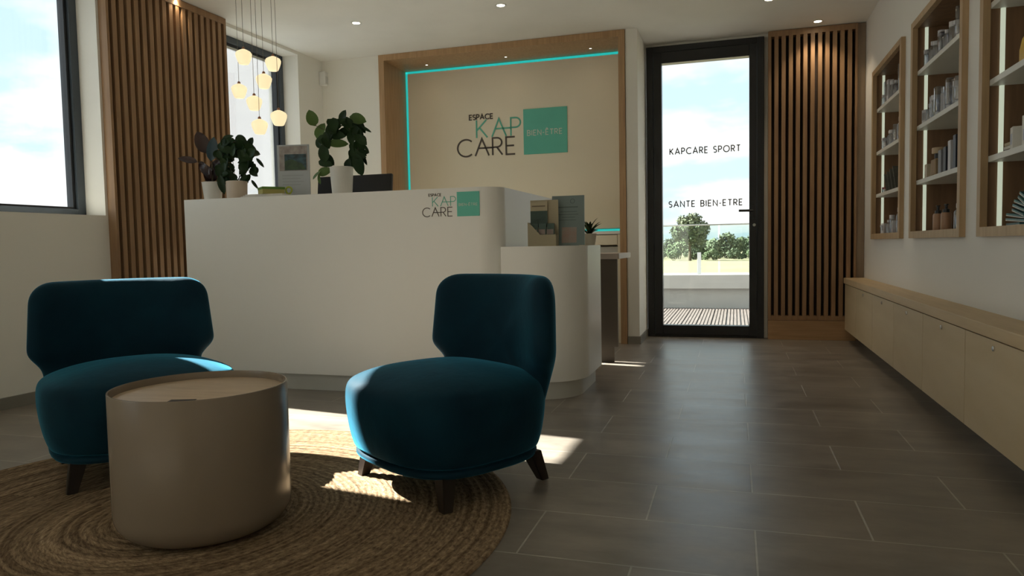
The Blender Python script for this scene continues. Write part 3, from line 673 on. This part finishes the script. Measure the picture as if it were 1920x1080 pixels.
# ------------------------------------------------------------------ jute rug
def rug():
    m = bpy.data.materials.new('braided_jute'); m.use_nodes = True; t = m.node_tree; b = t.nodes['Principled BSDF']; n = t.nodes.new; l = t.links.new
    tcn = n('ShaderNodeTexCoord'); sp_ = n('ShaderNodeSeparateXYZ'); l(tcn.outputs['Object'], sp_.inputs[0])
    ln = n('ShaderNodeVectorMath'); ln.operation = 'LENGTH'; l(tcn.outputs['Object'], ln.inputs[0])
    at = n('ShaderNodeMath'); at.operation = 'ARCTAN2'; l(sp_.outputs[1], at.inputs[0]); l(sp_.outputs[0], at.inputs[1])
    ra = n('ShaderNodeMath'); ra.operation = 'MULTIPLY'; l(at.outputs[0], ra.inputs[0]); l(ln.outputs['Value'], ra.inputs[1])
    cb_ = n('ShaderNodeCombineXYZ'); l(ln.outputs['Value'], cb_.inputs[0]); l(ra.outputs[0], cb_.inputs[1])
    mp = n('ShaderNodeMapping'); mp.inputs['Scale'].default_value = (58, 26, 1); l(cb_.outputs[0], mp.inputs[0])
    n1 = n('ShaderNodeTexNoise'); n1.inputs['Scale'].default_value = 1.6; n1.inputs['Detail'].default_value = 4; n1.inputs['Roughness'].default_value = .7; l(mp.outputs[0], n1.inputs['Vector'])
    m3 = n('ShaderNodeMapping'); m3.inputs['Scale'].default_value = (48, .5, 1); l(cb_.outputs[0], m3.inputs[0])
    n3 = n('ShaderNodeTexNoise'); n3.inputs['Scale'].default_value = 1.3; n3.inputs['Detail'].default_value = 2; l(m3.outputs[0], n3.inputs['Vector'])
    r1 = n('ShaderNodeValToRGB'); e = r1.color_ramp.elements; e[0].position = .30; e[0].color = (.085, .055, .034, 1); e[1].position = .70; e[1].color = (.40, .305, .20, 1)
    e2 = r1.color_ramp.elements.new(.5); e2.color = (.245, .175, .11, 1); l(n1.outputs[0], r1.inputs[0])
    r3 = n('ShaderNodeValToRGB'); r3.color_ramp.elements[0].position = .35; r3.color_ramp.elements[0].color = (.60, .56, .50, 1); r3.color_ramp.elements[1].position = .7; r3.color_ramp.elements[1].color = (1.4, 1.4, 1.35, 1); l(n3.outputs[0], r3.inputs[0])
    mu = n('ShaderNodeMix'); mu.data_type = 'RGBA'; mu.blend_type = 'MULTIPLY'; mu.inputs[0].default_value = 1; l(r1.outputs[0], mu.inputs[6]); l(r3.outputs[0], mu.inputs[7]); l(mu.outputs[2], b.inputs['Base Color'])
    b.inputs['Roughness'].default_value = .9; b.inputs['Specular IOR Level'].default_value = .1
    bp = n('ShaderNodeBump'); bp.inputs['Strength'].default_value = .9; bp.inputs['Distance'].default_value = .006; l(n1.outputs[0], bp.inputs['Height']); l(bp.outputs[0], b.inputs['Normal'])
    bm = bmesh.new(); nr = 50; sg = 200; R = 1.0; rings = []
    for i in range(nr*4+1):
        rr = R*i/(nr*4); ph = i % 4
        if i == 0: rings.append([bm.verts.new((0, 0, .006))]); continue
        z = .0040 + .0030*math.sin(PI*(i % 4)/4*1.0) if i < nr*4 else .001
        rings.append([bm.verts.new(((rr+.0015*math.sin(k*.19+i*.3))*math.cos(2*PI*k/sg), (rr+.0015*math.sin(k*.19+i*.3))*math.sin(2*PI*k/sg), z)) for k in range(sg)])
    for A, B in zip(rings, rings[1:]):
        for k in range(sg):
            if len(A) == 1: bm.faces.new((A[0], B[k], B[(k+1) % sg]))
            else: bm.faces.new((A[k], B[k], B[(k+1) % sg], A[(k+1) % sg]))
    o = obj('jute_rug', bm, m, smooth=True); o.location = (-1.60, 1.745, 0)
    return tag(o, 'round braided jute rug under the table and the chairs', 'rug')
rug()

# ------------------------------------------------------------------ downlights
def downlight(x, y, z, lab, grp, r=.033, energy=5, size=1.9):
    t = thing('downlight', lab, 'ceiling light', (x, y, z), 0, grp)
    b = bmesh.new(); lathe(b, [(r, 0), (r*1.25, 0), (r*1.28, -.003), (r*.98, -.004), (r*.80, -.001)], seg=32, cap=False); sharp(obj('ring', b, SILVER if r < .02 else PLASTIC_W, t, origin=1))
    b = bmesh.new(); lathe(b, [(0, -.0012), (r*.80, -.0012), (r*.80, -.0004), (0, -.0004)], seg=24); obj('lens', b, LAMP_E, t, origin=1)
    l = bpy.data.lights.new('downlight_lamp', 'SPOT'); l.energy = energy; l.spot_size = size; l.spot_blend = .7; l.color = (1, .80, .55); l.shadow_soft_size = r*.7
    o = bpy.data.objects.new('downlight_lamp', l); COL.objects.link(o); o.parent = t; o.location = (0, 0, -.008)
downlight(-2.669, 4.867, CZ, 'downlight above the reception counter, leftmost in view', 'round ceiling downlights')
downlight(-1.548, 4.869, CZ, 'downlight in front of the alcove, second from the left', 'round ceiling downlights')
downlight(.227, 5.40, CZ, 'downlight just in front of the glass door', 'round ceiling downlights')
downlight(.605, 6.06, CZ, 'downlight shining down the slats by the door', 'round ceiling downlights', energy=6)
downlight(-3.50, 3.98, CZ, 'added fill downlight above the left slat panel', 'round ceiling downlights', energy=5)  # extra lamp, added to keep the room bright
for j, x in enumerate((-2.60, -1.867, -1.135)):
    downlight(x, 5.985, CZ-.052, ['tiny spot in the alcove soffit, left one', 'tiny spot in the alcove soffit, middle one', 'tiny spot in the alcove soffit, right one'][j], 'small spots in the alcove soffit', r=.012, energy=.08)

# ------------------------------------------------------------------ pendant lamps
PEND = [((-2.856, 3.80, 1.973), 'uppermost pendant lamp of the cluster, at its left'), ((-2.650, 3.80, 1.913), 'pendant lamp at the upper right of the cluster'),
        ((-2.719, 3.80, 1.815), 'pendant lamp below the upper right one'), ((-2.898, 3.80, 1.771), 'leftmost pendant lamp, halfway down the cluster'),
        ((-2.793, 3.80, 1.690), 'pendant lamp in the middle of the cluster, below the halfway one'), ((-2.624, 3.80, 1.589), 'rightmost pendant lamp, low in the cluster'),
        ((-2.761, 3.80, 1.546), 'lowest pendant lamp of the cluster')]
PY = [3.75, 3.90, 3.84, 3.90, 3.86, 3.72, 3.72]
for ((x, y, z), lab), yy in zip(PEND, PY):
    x, y, z = x*yy/y, yy, CAM_H+(z-CAM_H)*yy/y
    t = thing('pendant_lamp', lab, 'pendant lamp', (x, y, z), 0, 'cluster of small opal pendants')
    b = bmesh.new(); lathe(b, [(0, .046), (.010, .046), (.024, .040), (.041, .030), (.0475, .018), (.0455, .002), (.038, -.020), (.030, -.038), (.026, -.042), (.0, -.042)], seg=32); obj('shade', b, SHADE_E, t, smooth=True, origin=1)
    b = bmesh.new(); lathe(b, [(0, .045), (.009, .045), (.009, .056), (.003, .062), (0, .062)], seg=16); obj('cap', b, mat('copper_cap', (.30, .15, .09), .4, metal=.6), t, origin=1)
    b = bmesh.new(); tube(b, [(0, 0, .060), (0, 0, CZ-z)], .0013, 6); obj('cord', b, mat('grey_cord', (.20, .19, .16), .7), t, origin=1)
    b = bmesh.new(); lathe(b, [(0, CZ-z), (.012, CZ-z), (.012, CZ-z-.008), (0, CZ-z-.01)], seg=20); obj('ceiling_rose', b, PLASTIC_W, t, origin=1)

# ------------------------------------------------------------------ plants
VR = Vector((.9555, .2943, 0)).normalized(); VF = Vector((-.295, .954, 0)).normalized(); UP = Vector((0, 0, 1))
def pot(r_, prof, m_, name='pot'):
    b = bmesh.new(); lathe(b, prof, seg=40); sharp(obj(name, b, m_, r_, origin=1), 50)
def leaves(base, items, px, rnd, spread=.05):
    """items: (x, z, length, angle, width ratio, depth) in pixels of size px from the pot's foot"""
    b = bmesh.new(); cs = []
    for (x, z, L, ang, wr, dp) in items:
        c = VR*(x*px) + UP*(z*px) + VF*dp
        a = math.radians(ang); d = VR*math.cos(a) + UP*math.sin(a) + VF*rnd.uniform(-.35, .35)
        n_ = (-VF + VR*rnd.uniform(-.55, .55) + UP*rnd.uniform(-.1, .7)).normalized()
        leaf(b, c, d, n_, L*px, L*px*wr); cs.append((c, d, L*px))
    return b, cs
# rubber plant
rnd = random.Random(11)
t = thing('rubber_plant', 'dark maroon rubber plant in a white pot at the left end of the counter', 'plant', (-3.018, 3.672, 1.10), 0)
PX = .0032
pot(t, [(0, 0), (.047, 0), (.049, .003), (.060, .108), (.062, .112), (.058, .113), (.055, .104), (0, .100)], POT_W)
b = bmesh.new(); lathe(b, [(0, .1015), (.054, .1015), (.054, .104), (0, .106)], seg=24); obj('soil', b, SOIL, t, origin=1)
z6 = lambda X, Y: ((X-408)/6, (1026-Y)/6)
lr = [(310, 365, 270, 112, .58, .0), (155, 562, 225, 168, .36, -.02), (440, 620, 210, 42, .5, .02), (330, 655, 210, 128, .5, -.01), (345, 745, 170, 112, .55, .02), (425, 740, 150, 78, .5, .0), (505, 540, 150, 62, .45, .03), (380, 700, 170, 95, .5, -.02)]
b, cs = leaves(None, [(*z6(X, Y), L/6, a, wr, dp) for X, Y, L, a, wr, dp in lr], PX, rnd); obj('foliage', b, LEAF_R, t, smooth=True, origin=1)
b = bmesh.new(); X, Z = z6(435, 445); leaf(b, VR*X*PX+UP*Z*PX-VF*.015, VR*math.cos(math.radians(80))+UP*math.sin(math.radians(80)), -VF+VR*.5+UP*.2, 46*PX, 20*PX); obj('upright_leaf', b, LEAF_B, t, smooth=True, origin=1)
b = bmesh.new(); tube(b, [(0, 0, .10), (.005, 0, .17), (0, .004, .24), (.003, 0, .30)], .005, 8, .003)
for c, d, L in cs[:3]: tube(b, [(0, .002, max(.14, min(.28, c.z-.05))), c - d.normalized()*L*.48], .0022, 6)
obj('stem', b, STEM, t, origin=1)
# bushy peperomia beside it
t = thing('potted_plant', 'bushy dark green plant in a beige pot next to the rubber plant', 'plant', (-2.842, 3.668, 1.10), 0)
pot(t, [(0, 0), (.056, 0), (.058, .003), (.062, .106), (.060, .110), (.056, .109), (.054, .098), (0, .094)], POT_B)
b = bmesh.new(); lathe(b, [(0, .096), (.053, .096), (.053, .099), (0, .101)], seg=24); obj('soil', b, SOIL, t, origin=1)
z6 = lambda X, Y: ((X-702)/6, (1008-Y)/6)
it = [(975, 600, 135, -52, .28, 0), (895, 715, 125, -35, .5, 0), (905, 840, 140, -52, .25, 0), (880, 362, 100, 60, .7, 0), (625, 312, 140, 12, .4, 0), (560, 840, 220, -82, .42, -.03), (650, 630, 110, 130, .5, 0), (640, 700, 120, 35, .45, 0), (770, 330, 120, -15, .7, 0)]
for k in range(88):
    a = math.radians(rnd.uniform(-32, 235)); rr = rnd.uniform(105, 232)
    it.append((705+rr*math.cos(a)*.93, 590-rr*math.sin(a)*1.12, rnd.uniform(85, 140), rnd.uniform(0, 360), rnd.uniform(.6, .85), rnd.uniform(-.05, .05)))
for k in range(12): it.append((rnd.uniform(590, 700), rnd.uniform(700, 800), rnd.uniform(80, 120), rnd.uniform(20, 160), .55, rnd.uniform(-.03, .03)))
for k in range(8): it.append((rnd.uniform(770, 850), rnd.uniform(690, 810), rnd.uniform(80, 110), rnd.uniform(20, 160), .6, rnd.uniform(-.03, .03)))
b, cs = leaves(None, [(*z6(X, Y), L/6, a, wr, dp) for X, Y, L, a, wr, dp in it], PX, rnd); obj('foliage', b, LEAF_D, t, smooth=True, origin=1)
b = bmesh.new()
for s in (-1, 1): tube(b, [VR*(.02*s)+UP*.10, VR*(.065*s)+UP*.17, VR*(.082*s)+UP*.25, VR*(.05*s)+UP*.32, VR*(.0)+UP*.345], .003, 6)
for k in range(10):
    c = cs[9+k*5][0]; tube(b, [VR*rnd.uniform(-.02, .02)+UP*.10, c*.6+UP*.03, c], .0016, 5)
obj('stem', b, STEM, t, origin=1)
# hoop trained plant in the tall white pot
t = thing('hoop_plant', 'leafy vine trained on a hoop in a tall white pot in front of the monitor', 'plant', (-2.140, 3.68, 1.10), 0)
PX2 = .00308
pot(t, [(0, 0), (.054, 0), (.056, .004), (.066, .155), (.066, .160), (.062, .160), (.060, .148), (0, .142)], POT_W)
b = bmesh.new(); lathe(b, [(0, .144), (.059, .144), (.059, .147), (0, .150)], seg=24); obj('soil', b, SOIL, t, origin=1)
zk = lambda X, Y: ((X-967)/5.686, (967-Y)/5.686)
hd = [(800, 520, 205, 85, .6, -.02), (800, 628, 180, -18, .5, 0), (1000, 145, 150, 62, .6, 0), (950, 205, 190, 20, .5, .01), (872, 262, 190, 58, .45, -.01), (925, 335, 210, -12, .5, 0), (1010, 300, 210, 30, .5, .02), (1080, 262, 190, -50, .5, 0),
      (1150, 335, 190, -70, .6, -.01), (1185, 400, 160, -80, .6, .02), (1150, 480, 190, -85, .6, 0), (1232, 482, 115, -58, .3, 0), (1100, 560, 190, -70, .6, .01), (1160, 655, 240, -80, .55, -.02), (1212, 600, 130, -65, .3, 0), (1050, 625, 160, 35, .5, 0),
      (1240, 282, 125, -32, .25, 0), (1100, 480, 170, -60, .5, .02), (1185, 250, 160, -62, .5, .01), (845, 330, 170, 70, .45, .02), (830, 400, 160, 95, .45, 0), (730, 415, 120, 110, .6, .01), (1045, 225, 150, -30, .6, -.01), (1075, 375, 170, -75, .45, 0), (850, 590, 140, -60, .5, .01), (1080, 640, 150, -30, .5, .02), (1130, 560, 200, -60, .5, -.01), (900, 260, 160, 35, .5, -.02)]
for k in range(46):
    a = math.radians(rnd.uniform(-62, 175)); rr = rnd.uniform(.80, 1.12)
    hd.append((985+190*rr*math.cos(a)+10, 445-235*rr*math.sin(a), rnd.uniform(95, 165), rnd.uniform(-100, 100), rnd.uniform(.5, .7), rnd.uniform(-.04, .04)))
hg = [(675, 155, 175, 106, .72, 0), (755, 285, 185, 62, .6, .01), (790, 715, 160, 18, .6, 0), (705, 752, 130, 42, .35, -.01), (730, 790, 115, 96, .35, 0), (1155, 175, 185, -18, .65, 0), (940, 425, 215, 0, .45, 0), (745, 375, 130, 70, .5, .02)]
b, cs = leaves(None, [(*zk(*q[:2]), q[2]/5.686, *q[3:]) for q in hd], PX2, rnd); obj('foliage', b, LEAF_D, t, smooth=True, origin=1)
b, cg = leaves(None, [(*zk(*q[:2]), q[2]/5.686, *q[3:]) for q in hg], PX2, rnd); o = obj('light_foliage', b, LEAF_G, t, smooth=True, origin=1); o['label'] = 'lighter green young leaves'
b = bmesh.new(); hp = [VR*((965+190*math.cos(a)-967)/5.686*PX2*.95)+UP*((967-(470-235*math.sin(a)))/5.686*PX2) for a in [math.radians(-55+290*k/20) for k in range(21)]]
hp = [VR*.035+UP*.147] + hp + [VR*-.035+UP*.147]; tube(b, hp, .0028, 6)
tube(b, [hp[14], cg[0][0]-cg[0][1].normalized()*cg[0][2]*.45], .0018, 5); obj('hoop_stem', b, STEM, t, origin=1)
# small spiky plant on the low counter
t = thing('succulent', 'small spiky green plant in a cream pot on the low counter', 'plant', (-.792, 4.075, .79), 0)
pot(t, [(0, 0), (.030, 0), (.032, .003), (.040, .062), (.041, .066), (.038, .066), (.036, .058), (0, .055)], mat('cream_ceramic', (.62, .57, .48), .5))
b = bmesh.new()
for k in range(22):
    a = 2*PI*k/22 + rnd.uniform(-.2, .2); el = rnd.uniform(.45, 1.35); d = Vector((math.cos(a)*math.cos(el), math.sin(a)*math.cos(el), math.sin(el))); L = rnd.uniform(.075, .115)
    leaf(b, Vector((0, 0, .055))+d*L*.5, d, Vector((-d.x*math.sin(el), -d.y*math.sin(el), 1)), L, .019, fold=.3, curl=.5)
obj('foliage', b, mat('succulent_green', (.035, .075, .012), .4, col2=(.015, .035, .008), nscale=20), t, smooth=True, origin=1)
b = bmesh.new(); lathe(b, [(0, .056), (.036, .056), (.036, .060), (0, .062)], seg=20); obj('soil', b, SOIL, t, origin=1)

# ------------------------------------------------------------------ things on the counters
t = thing('computer_monitor', 'black computer monitor behind the hoop plant', 'monitor', (-2.30, 4.10, .73))
M = Matrix.Translation((0, 0, .37)) @ Matrix.Rotation(-.12, 4, 'X')
b = bmesh.new(); box(b, -.262, .262, -.012, .012, -.155, .160, M=M, bev=.005); obj('screen_housing', b, SCREEN, t, origin=1)
b = bmesh.new(); box(b, -.250, .250, .0122, .0128, -.14, .150, M=M); obj('screen', b, mat('screen_glass', (.02, .025, .03), .1), t, origin=1)
b = bmesh.new(); box(b, -.025, .025, -.045, -.018, .01, .36, bev=.004); box(b, -.11, .11, -.09, .10, .0, .012, bev=.004); obj('stand', b, SCREEN, t, origin=1)
t = thing('brochure_display', 'grey acrylic display with a lake picture standing on the counter', 'display stand', (-2.505, 3.755, 1.10), .22)
ACR = mat('grey_acrylic', (.44, .47, .50), .35)
b = bmesh.new(); box(b, -.098, .098, .0, .010, 0, .318, bev=.002); box(b, -.098, .098, -.0, .060, 0, .006); obj('display_back', b, ACR, t, origin=1)
PIC = mat('lake_picture', (.05, .12, .15), .5, col2=(.02, .03, .03), nscale=6, scale=(5, 5, 9)); 
obj('poster', bx(-.084, .086, -.0012, -.0002, .165, .310), mat('pale_stone_print', (.40, .36, .34), .6, col2=(.24, .20, .19), nscale=30), t, origin=1)
pc = obj('picture', bx(-.052, .080, -.0026, -.0014, .168, .262), PIC, t, origin=1)
b = bmesh.new(); prism(b, [(-.050, 0), (.078, 0), (.055, .035), (-.01, .062), (-.050, .052)], 0, .0008, M=Matrix.Translation((0, -.0028, .170)) @ Matrix.Rotation(PI/2, 4, 'X')); obj('green_shore', b, mat('shore_green', (.06, .11, .05), .6, col2=(.03, .05, .03), nscale=20), t, origin=1)
b = bmesh.new()
for k in range(4): box(b, -.07, .06-.02*(k % 2), -.0010, -.0002, .135-.018*k, .139-.018*k)
obj('caption_lines', b, mat('faint_print', (.36, .38, .40), .6), t, origin=1)
t = thing('paper_stack', 'stack of white leaflets lying on the counter edge', 'papers', (-2.585, 3.61, 1.10), .1)
for k in range(3): obj('leaflet', bx(-.135+.012*k, .14-.01*k, -.065+.004*k, .07-.003*k, .0005+.006*k, .006+.006*k, bev=.0006), PAPER, t, origin=1)
t = thing('note_block', 'green topped yellow note block lying on the leaflets', 'note block', (-2.565, 3.615, 1.1185), .85)
obj('paper_block', bx(-.062, .062, -.058, .058, 0, .026, bev=.001), mat('yellow_paper_edge', (.40, .36, .12), .7), t, origin=1)
obj('green_cover', bx(-.064, .064, -.060, .060, .0262, .040, bev=.002), mat('green_cover', (.12, .24, .035), .5), t, origin=1)
b = bmesh.new()
hpts = []
for k in range(33):
    a = 2*PI*k/32; hpts.append((.019*math.cos(a), .003*math.sin(2*a), .019*math.sin(a)*1.05+.021))
tube(b, hpts, .0055, 8); o = obj('ring_tag', b, mat('lime_plastic', (.42, .48, .05), .45)); o.location = (-2.478, 3.66, 1.1195); tag(o, 'lime green ring tag standing on the leaflets beside the display', 'tag')
# low counter: leaflet holder and tilted sign
t = thing('leaflet_holder', 'beige leaflet holder with dark green leaflets on the low counter', 'leaflet holder', (-.945, 3.70, .79))
KR = mat('kraft_card', (.42, .37, .26), .7)
prf = [(-.097, 0), (.055, 0), (.055, .060), (-.032, .060), (-.075, .108), (-.095, .124), (-.097, .124)]
b = bmesh.new(); prism(b, prf, 0, .003, M=Matrix.Translation((0, -.028, 0)) @ Matrix.Rotation(PI/2, 4, 'X')); obj('front_flap', b, KR, t, origin=1)
b = bmesh.new(); box(b, -.097, -.094, -.028, .03, 0, .124); box(b, .052, .055, -.028, .03, 0, .06); box(b, -.097, .055, -.028, .033, 0, .003); box(b, -.097, .055, .030, .034, .003, .243); obj('holder_back', b, KR, t, origin=1)
GRN = mat('dark_green_leaflet', (.022, .060, .045), .45)
lf_ = obj('leaflet', bx(-.093, .0, .016, .024, .005, .236), KR, t, origin=1); obj('green_band', bx(-.093, .0, .0148, .0158, .10, .186), GRN, lf_, origin=1)
obj('heading_line', bx(-.085, -.012, .0150, .0158, .208, .214), mat('brown_print', (.16, .13, .09), .6), lf_, origin=1)
for k in range(3):
    q = obj('small_leaflet', bx(-.085+.043*k, -.045+.043*k, -.014+.004*k, -.010+.004*k, .004, .118), mat('green_grey_leaflet', (.06, .11, .09), .5), t, origin=1)
    obj('pale_band', bx(-.085+.043*k, -.050+.043*k, -.0152+.004*k, -.0142+.004*k, .062, .088), mat('rose_print', (.30, .24, .22), .6), q, origin=1)
t = thing('counter_sign', 'tilted blue grey notice leaning beside the leaflet holder', 'sign', (-.850, 3.757, .79))
M = Matrix.Rotation(-.14, 4, 'X')
SGN = mat('blue_grey_sign', (.185, .245, .245), .4, col2=(.165, .22, .22), nscale=3)
b = bmesh.new(); vs = box(b, -.094, .094, -.003, .003, .002, .268)
for v in vs:
    if v.co.z > .2: v.co.x *= .93
bmesh.ops.transform(b, matrix=M, verts=b.verts); o = obj('sign_board', b, SGN, t, origin=1)
b = bmesh.new(); box(b, -.045, -.012, .0038, .09, .0, .004); box(b, -.012, .045, .0038, .09, .0, .004); obj('foot', b, SGN, t, origin=1)
b = bmesh.new(); PR = mat('sign_print', (.10, .14, .14), .6)
lathe(b, [(.010, 0), (.013, 0), (.013, .0006), (.010, .0006), (.010, 0)], seg=24, cap=False); bmesh.ops.transform(b, matrix=Matrix.Translation((.025, -.0032, .238)) @ Matrix.Rotation(PI/2, 4, 'X'), verts=b.verts)
for (x0, x1, z) in ((-.05, .055, .203), (-.04, .05, .180), (-.055, .058, .165), (-.03, .04, .150), (-.045, .045, .135)): box(b, x0, x1, -.0038, -.0032, z, z+(.006 if z > .2 else .003))
bmesh.ops.transform(b, matrix=M, verts=b.verts); obj('sign_print', b, PR, o, origin=1)
b = bmesh.new(); box(b, -.03, .05, -.0040, -.0032, .015, .098, M=M); obj('sign_picture', b, mat('stone_and_flower_print', (.31, .28, .25), .6, col2=(.34, .23, .20), nscale=26), o, origin=1)
# alarm siren in the corner
t = thing('wall_alarm', 'small white alarm box high in the left corner', 'alarm', (LW(5.72, .03, 2.30)))
b = bmesh.new(); box(b, -.03, .028, -.035, .035, -.058, .062, bev=.008); obj('housing', b, PLASTIC_W, t, origin=1)
b = bmesh.new(); box(b, .0282, .030, -.022, .022, -.045, .020); obj('grille', b, mat('pale_grey_plastic', (.60, .60, .57), .5), t, origin=1)

# ------------------------------------------------------------------ terrace and landscape
DECKM = mat('weathered_deck_board', (.115, .10, .09), .7, col2=(.07, .06, .052), scale=(30, 1, 1), nscale=3, bump=.1)
b = bmesh.new(); x = -6.0
while x < 5:
    for g in range(4): box(b, x+.034*g, x+.034*g+.024, 6.50, 9.12, -.03, -.004)
    box(b, x, x+.132, 6.50, 9.12, -.05, -.014)
    x += .141
struct('deck', b, DECKM, 'grooved terrace boards outside the door')
struct('door_sill', bx(-.72, .24, 6.355, 6.50, -.10, -.004), mat('sill_metal', (.30, .30, .30), .4), 'grey metal sill of the door')
PARW = mat('white_render', (.44, .44, .42), .7); 
b = bmesh.new(); box(b, -7, 6, 9.14, 9.45, -3.2, .232); struct('parapet', b, mat('shaded_white_render', (.36, .365, .35), .7), 'low terrace parapet wall')  # shade below the coping is put into this darker render
b = bmesh.new(); box(b, -7, 6, 9.08, 9.50, .235, .405, bev=.004); struct('parapet_coping', b, PARW, 'thick white coping on the terrace parapet')
t = thing('glass_railing', 'glass railing with slim metal handrail on the parapet', 'railing', (0, 9.28, .405))
b = bmesh.new(); box(b, -7, 6, -.02, .02, .600, .618, bev=.004); obj('handrail', b, SILVER, t, origin=1)
RG = glassmat('railing_glass', (.86, .93, .90), .04)
for x0 in (-6.9, -5.03, -3.16, -1.29-.76, -.185, 1.68, 3.55): obj('glass_panel', bx(x0+.01, x0+1.85, -.006, .006, .02, .60), RG, t, origin=1)
for x in (-4.2, -2.3, -.424, 1.45, 3.3): obj('post', bx(x-.022, x+.022, -.03, -.007, 0, .27, bev=.003), mat('white_metal', (.70, .71, .72), .4), t, origin=1)
FIELD = mat('dry_grass', (.23, .195, .115), .95, col2=(.165, .15, .08), scale=(.06, .22, 1), nscale=2, detail=9, bump=.3, bscale=1)
struct('ground', bx(-400, 300, 10.5, 700, -3.4, -3.2), FIELD, 'dry yellow grass field')
FOL = mat('tree_foliage', (.11, .14, .075), .8, col2=(.07, .095, .05), nscale=.8, detail=3); FOL2 = mat('hedge_foliage', (.125, .165, .075), .8, col2=(.08, .115, .05), nscale=.5, detail=3)
BARK = mat('tree_bark', (.12, .09, .065), .9)
def foliage_mesh(blobs, n, sz, rnd):
    b = bmesh.new(); tot = sum(q[3]**2 for q in blobs)
    for (x, y, z, r_) in blobs:
        for k in range(int(n*r_**2/tot)):
            d = Vector((rnd.gauss(0, 1), rnd.gauss(0, 1), rnd.gauss(0, 1))).normalized(); p = Vector((x, y, z)) + Vector((d.x, d.y, d.z*.8))*r_*rnd.uniform(.55, 1.08)
            u = Vector((rnd.gauss(0, 1), rnd.gauss(0, 1), rnd.gauss(0, 1))).normalized()*sz*rnd.uniform(.5, 1.2); v = u.cross(d).normalized()*u.length*.7
            b.faces.new([b.verts.new(p+u), b.verts.new(p+v), b.verts.new(p-u), b.verts.new(p-v)])
    return b
rt = random.Random(5)
TY = 170.0
t = thing('field_tree', 'lone broad tree standing on the field beyond the terrace', 'tree', (-9.9, TY, -3.2))
bl = [(0, 0, 7.6, 2.6), (-2.4, .5, 6.6, 2.0), (2.3, -.4, 6.9, 2.2), (.8, .3, 9.3, 1.9), (-1.2, 0, 9.0, 1.7), (2.2, 0, 5.0, 1.7), (-2.8, 0, 5.4, 1.1), (.6, 0, 5.2, 1.9), (3.0, .2, 8.0, 1.3)]
obj('crown', foliage_mesh(bl, 4200, .34, rt), FOL, t, origin=1, fix=False)
b = bmesh.new(); tube(b, [(0, 0, 0), (.1, 0, 2), (0, 0, 4.5), (.2, 0, 7.5)], .42, 10, .12)
for q in bl[1:6]: tube(b, [(.05, 0, 3.4), (q[0]*.5, q[1], (q[2]+3.4)/2+.2), (q[0], q[1], q[2])], .18, 6, .05)
obj('trunk', b, BARK, t, origin=1)
src = []
for v in range(4):
    r0 = thing('field_bush', 'x', 'bush', (0, 0, -3.2)); bl = []
    for k in range(9): bl.append((rt.uniform(-3.6, 3.6), rt.uniform(-1.5, 1.5), rt.uniform(.8, 4.2), rt.uniform(1.2, 2.1)))
    obj('foliage', foliage_mesh(bl, 1700, .38, rt), FOL2 if v % 2 else FOL, r0, origin=1, fix=False)
    b = bmesh.new()
    for k in range(4): tube(b, [(-.6+.4*k, 0, 0), (-1.5+1.0*k, 0, 2.6)], .12, 6, .05)
    obj('trunk', b, BARK, r0, origin=1); src.append(r0)
specs = []
for k in range(13): specs.append((-27+4.3*k, 190+13*(k % 3), rt.uniform(1.0, 1.25)))
for k in range(9): specs.append((-23+4.6*k, 174+6*(k % 2), rt.uniform(.42, .62)))
names = ['leftmost', 'second', 'third', 'fourth', 'fifth', 'sixth', 'seventh', 'eighth', 'ninth', 'tenth', 'eleventh', 'twelfth', 'rightmost']
for k, (x, y, s) in enumerate(specs):
    c = src[k] if k < 4 else copy_tree(src[k % 4])
    c.location = (x, y, -3.2); c.scale = (s*.95, s, s); c.rotation_euler = (0, 0, rt.uniform(-.5, .5) + (PI if k % 3 == 0 else 0))
    back = k < 13; i = k if back else k-13
    c['label'] = ('tall tree in the far hedge line, %s from the left' % names[i].replace('leftmost', 'first')) if back else ('low bush at the edge of the field, %s from the left' % names[i].replace('leftmost', 'first'))
    c['category'] = 'tree' if back else 'bush'; c['group'] = 'trees of the far hedge line' if back else 'low bushes at the field edge'
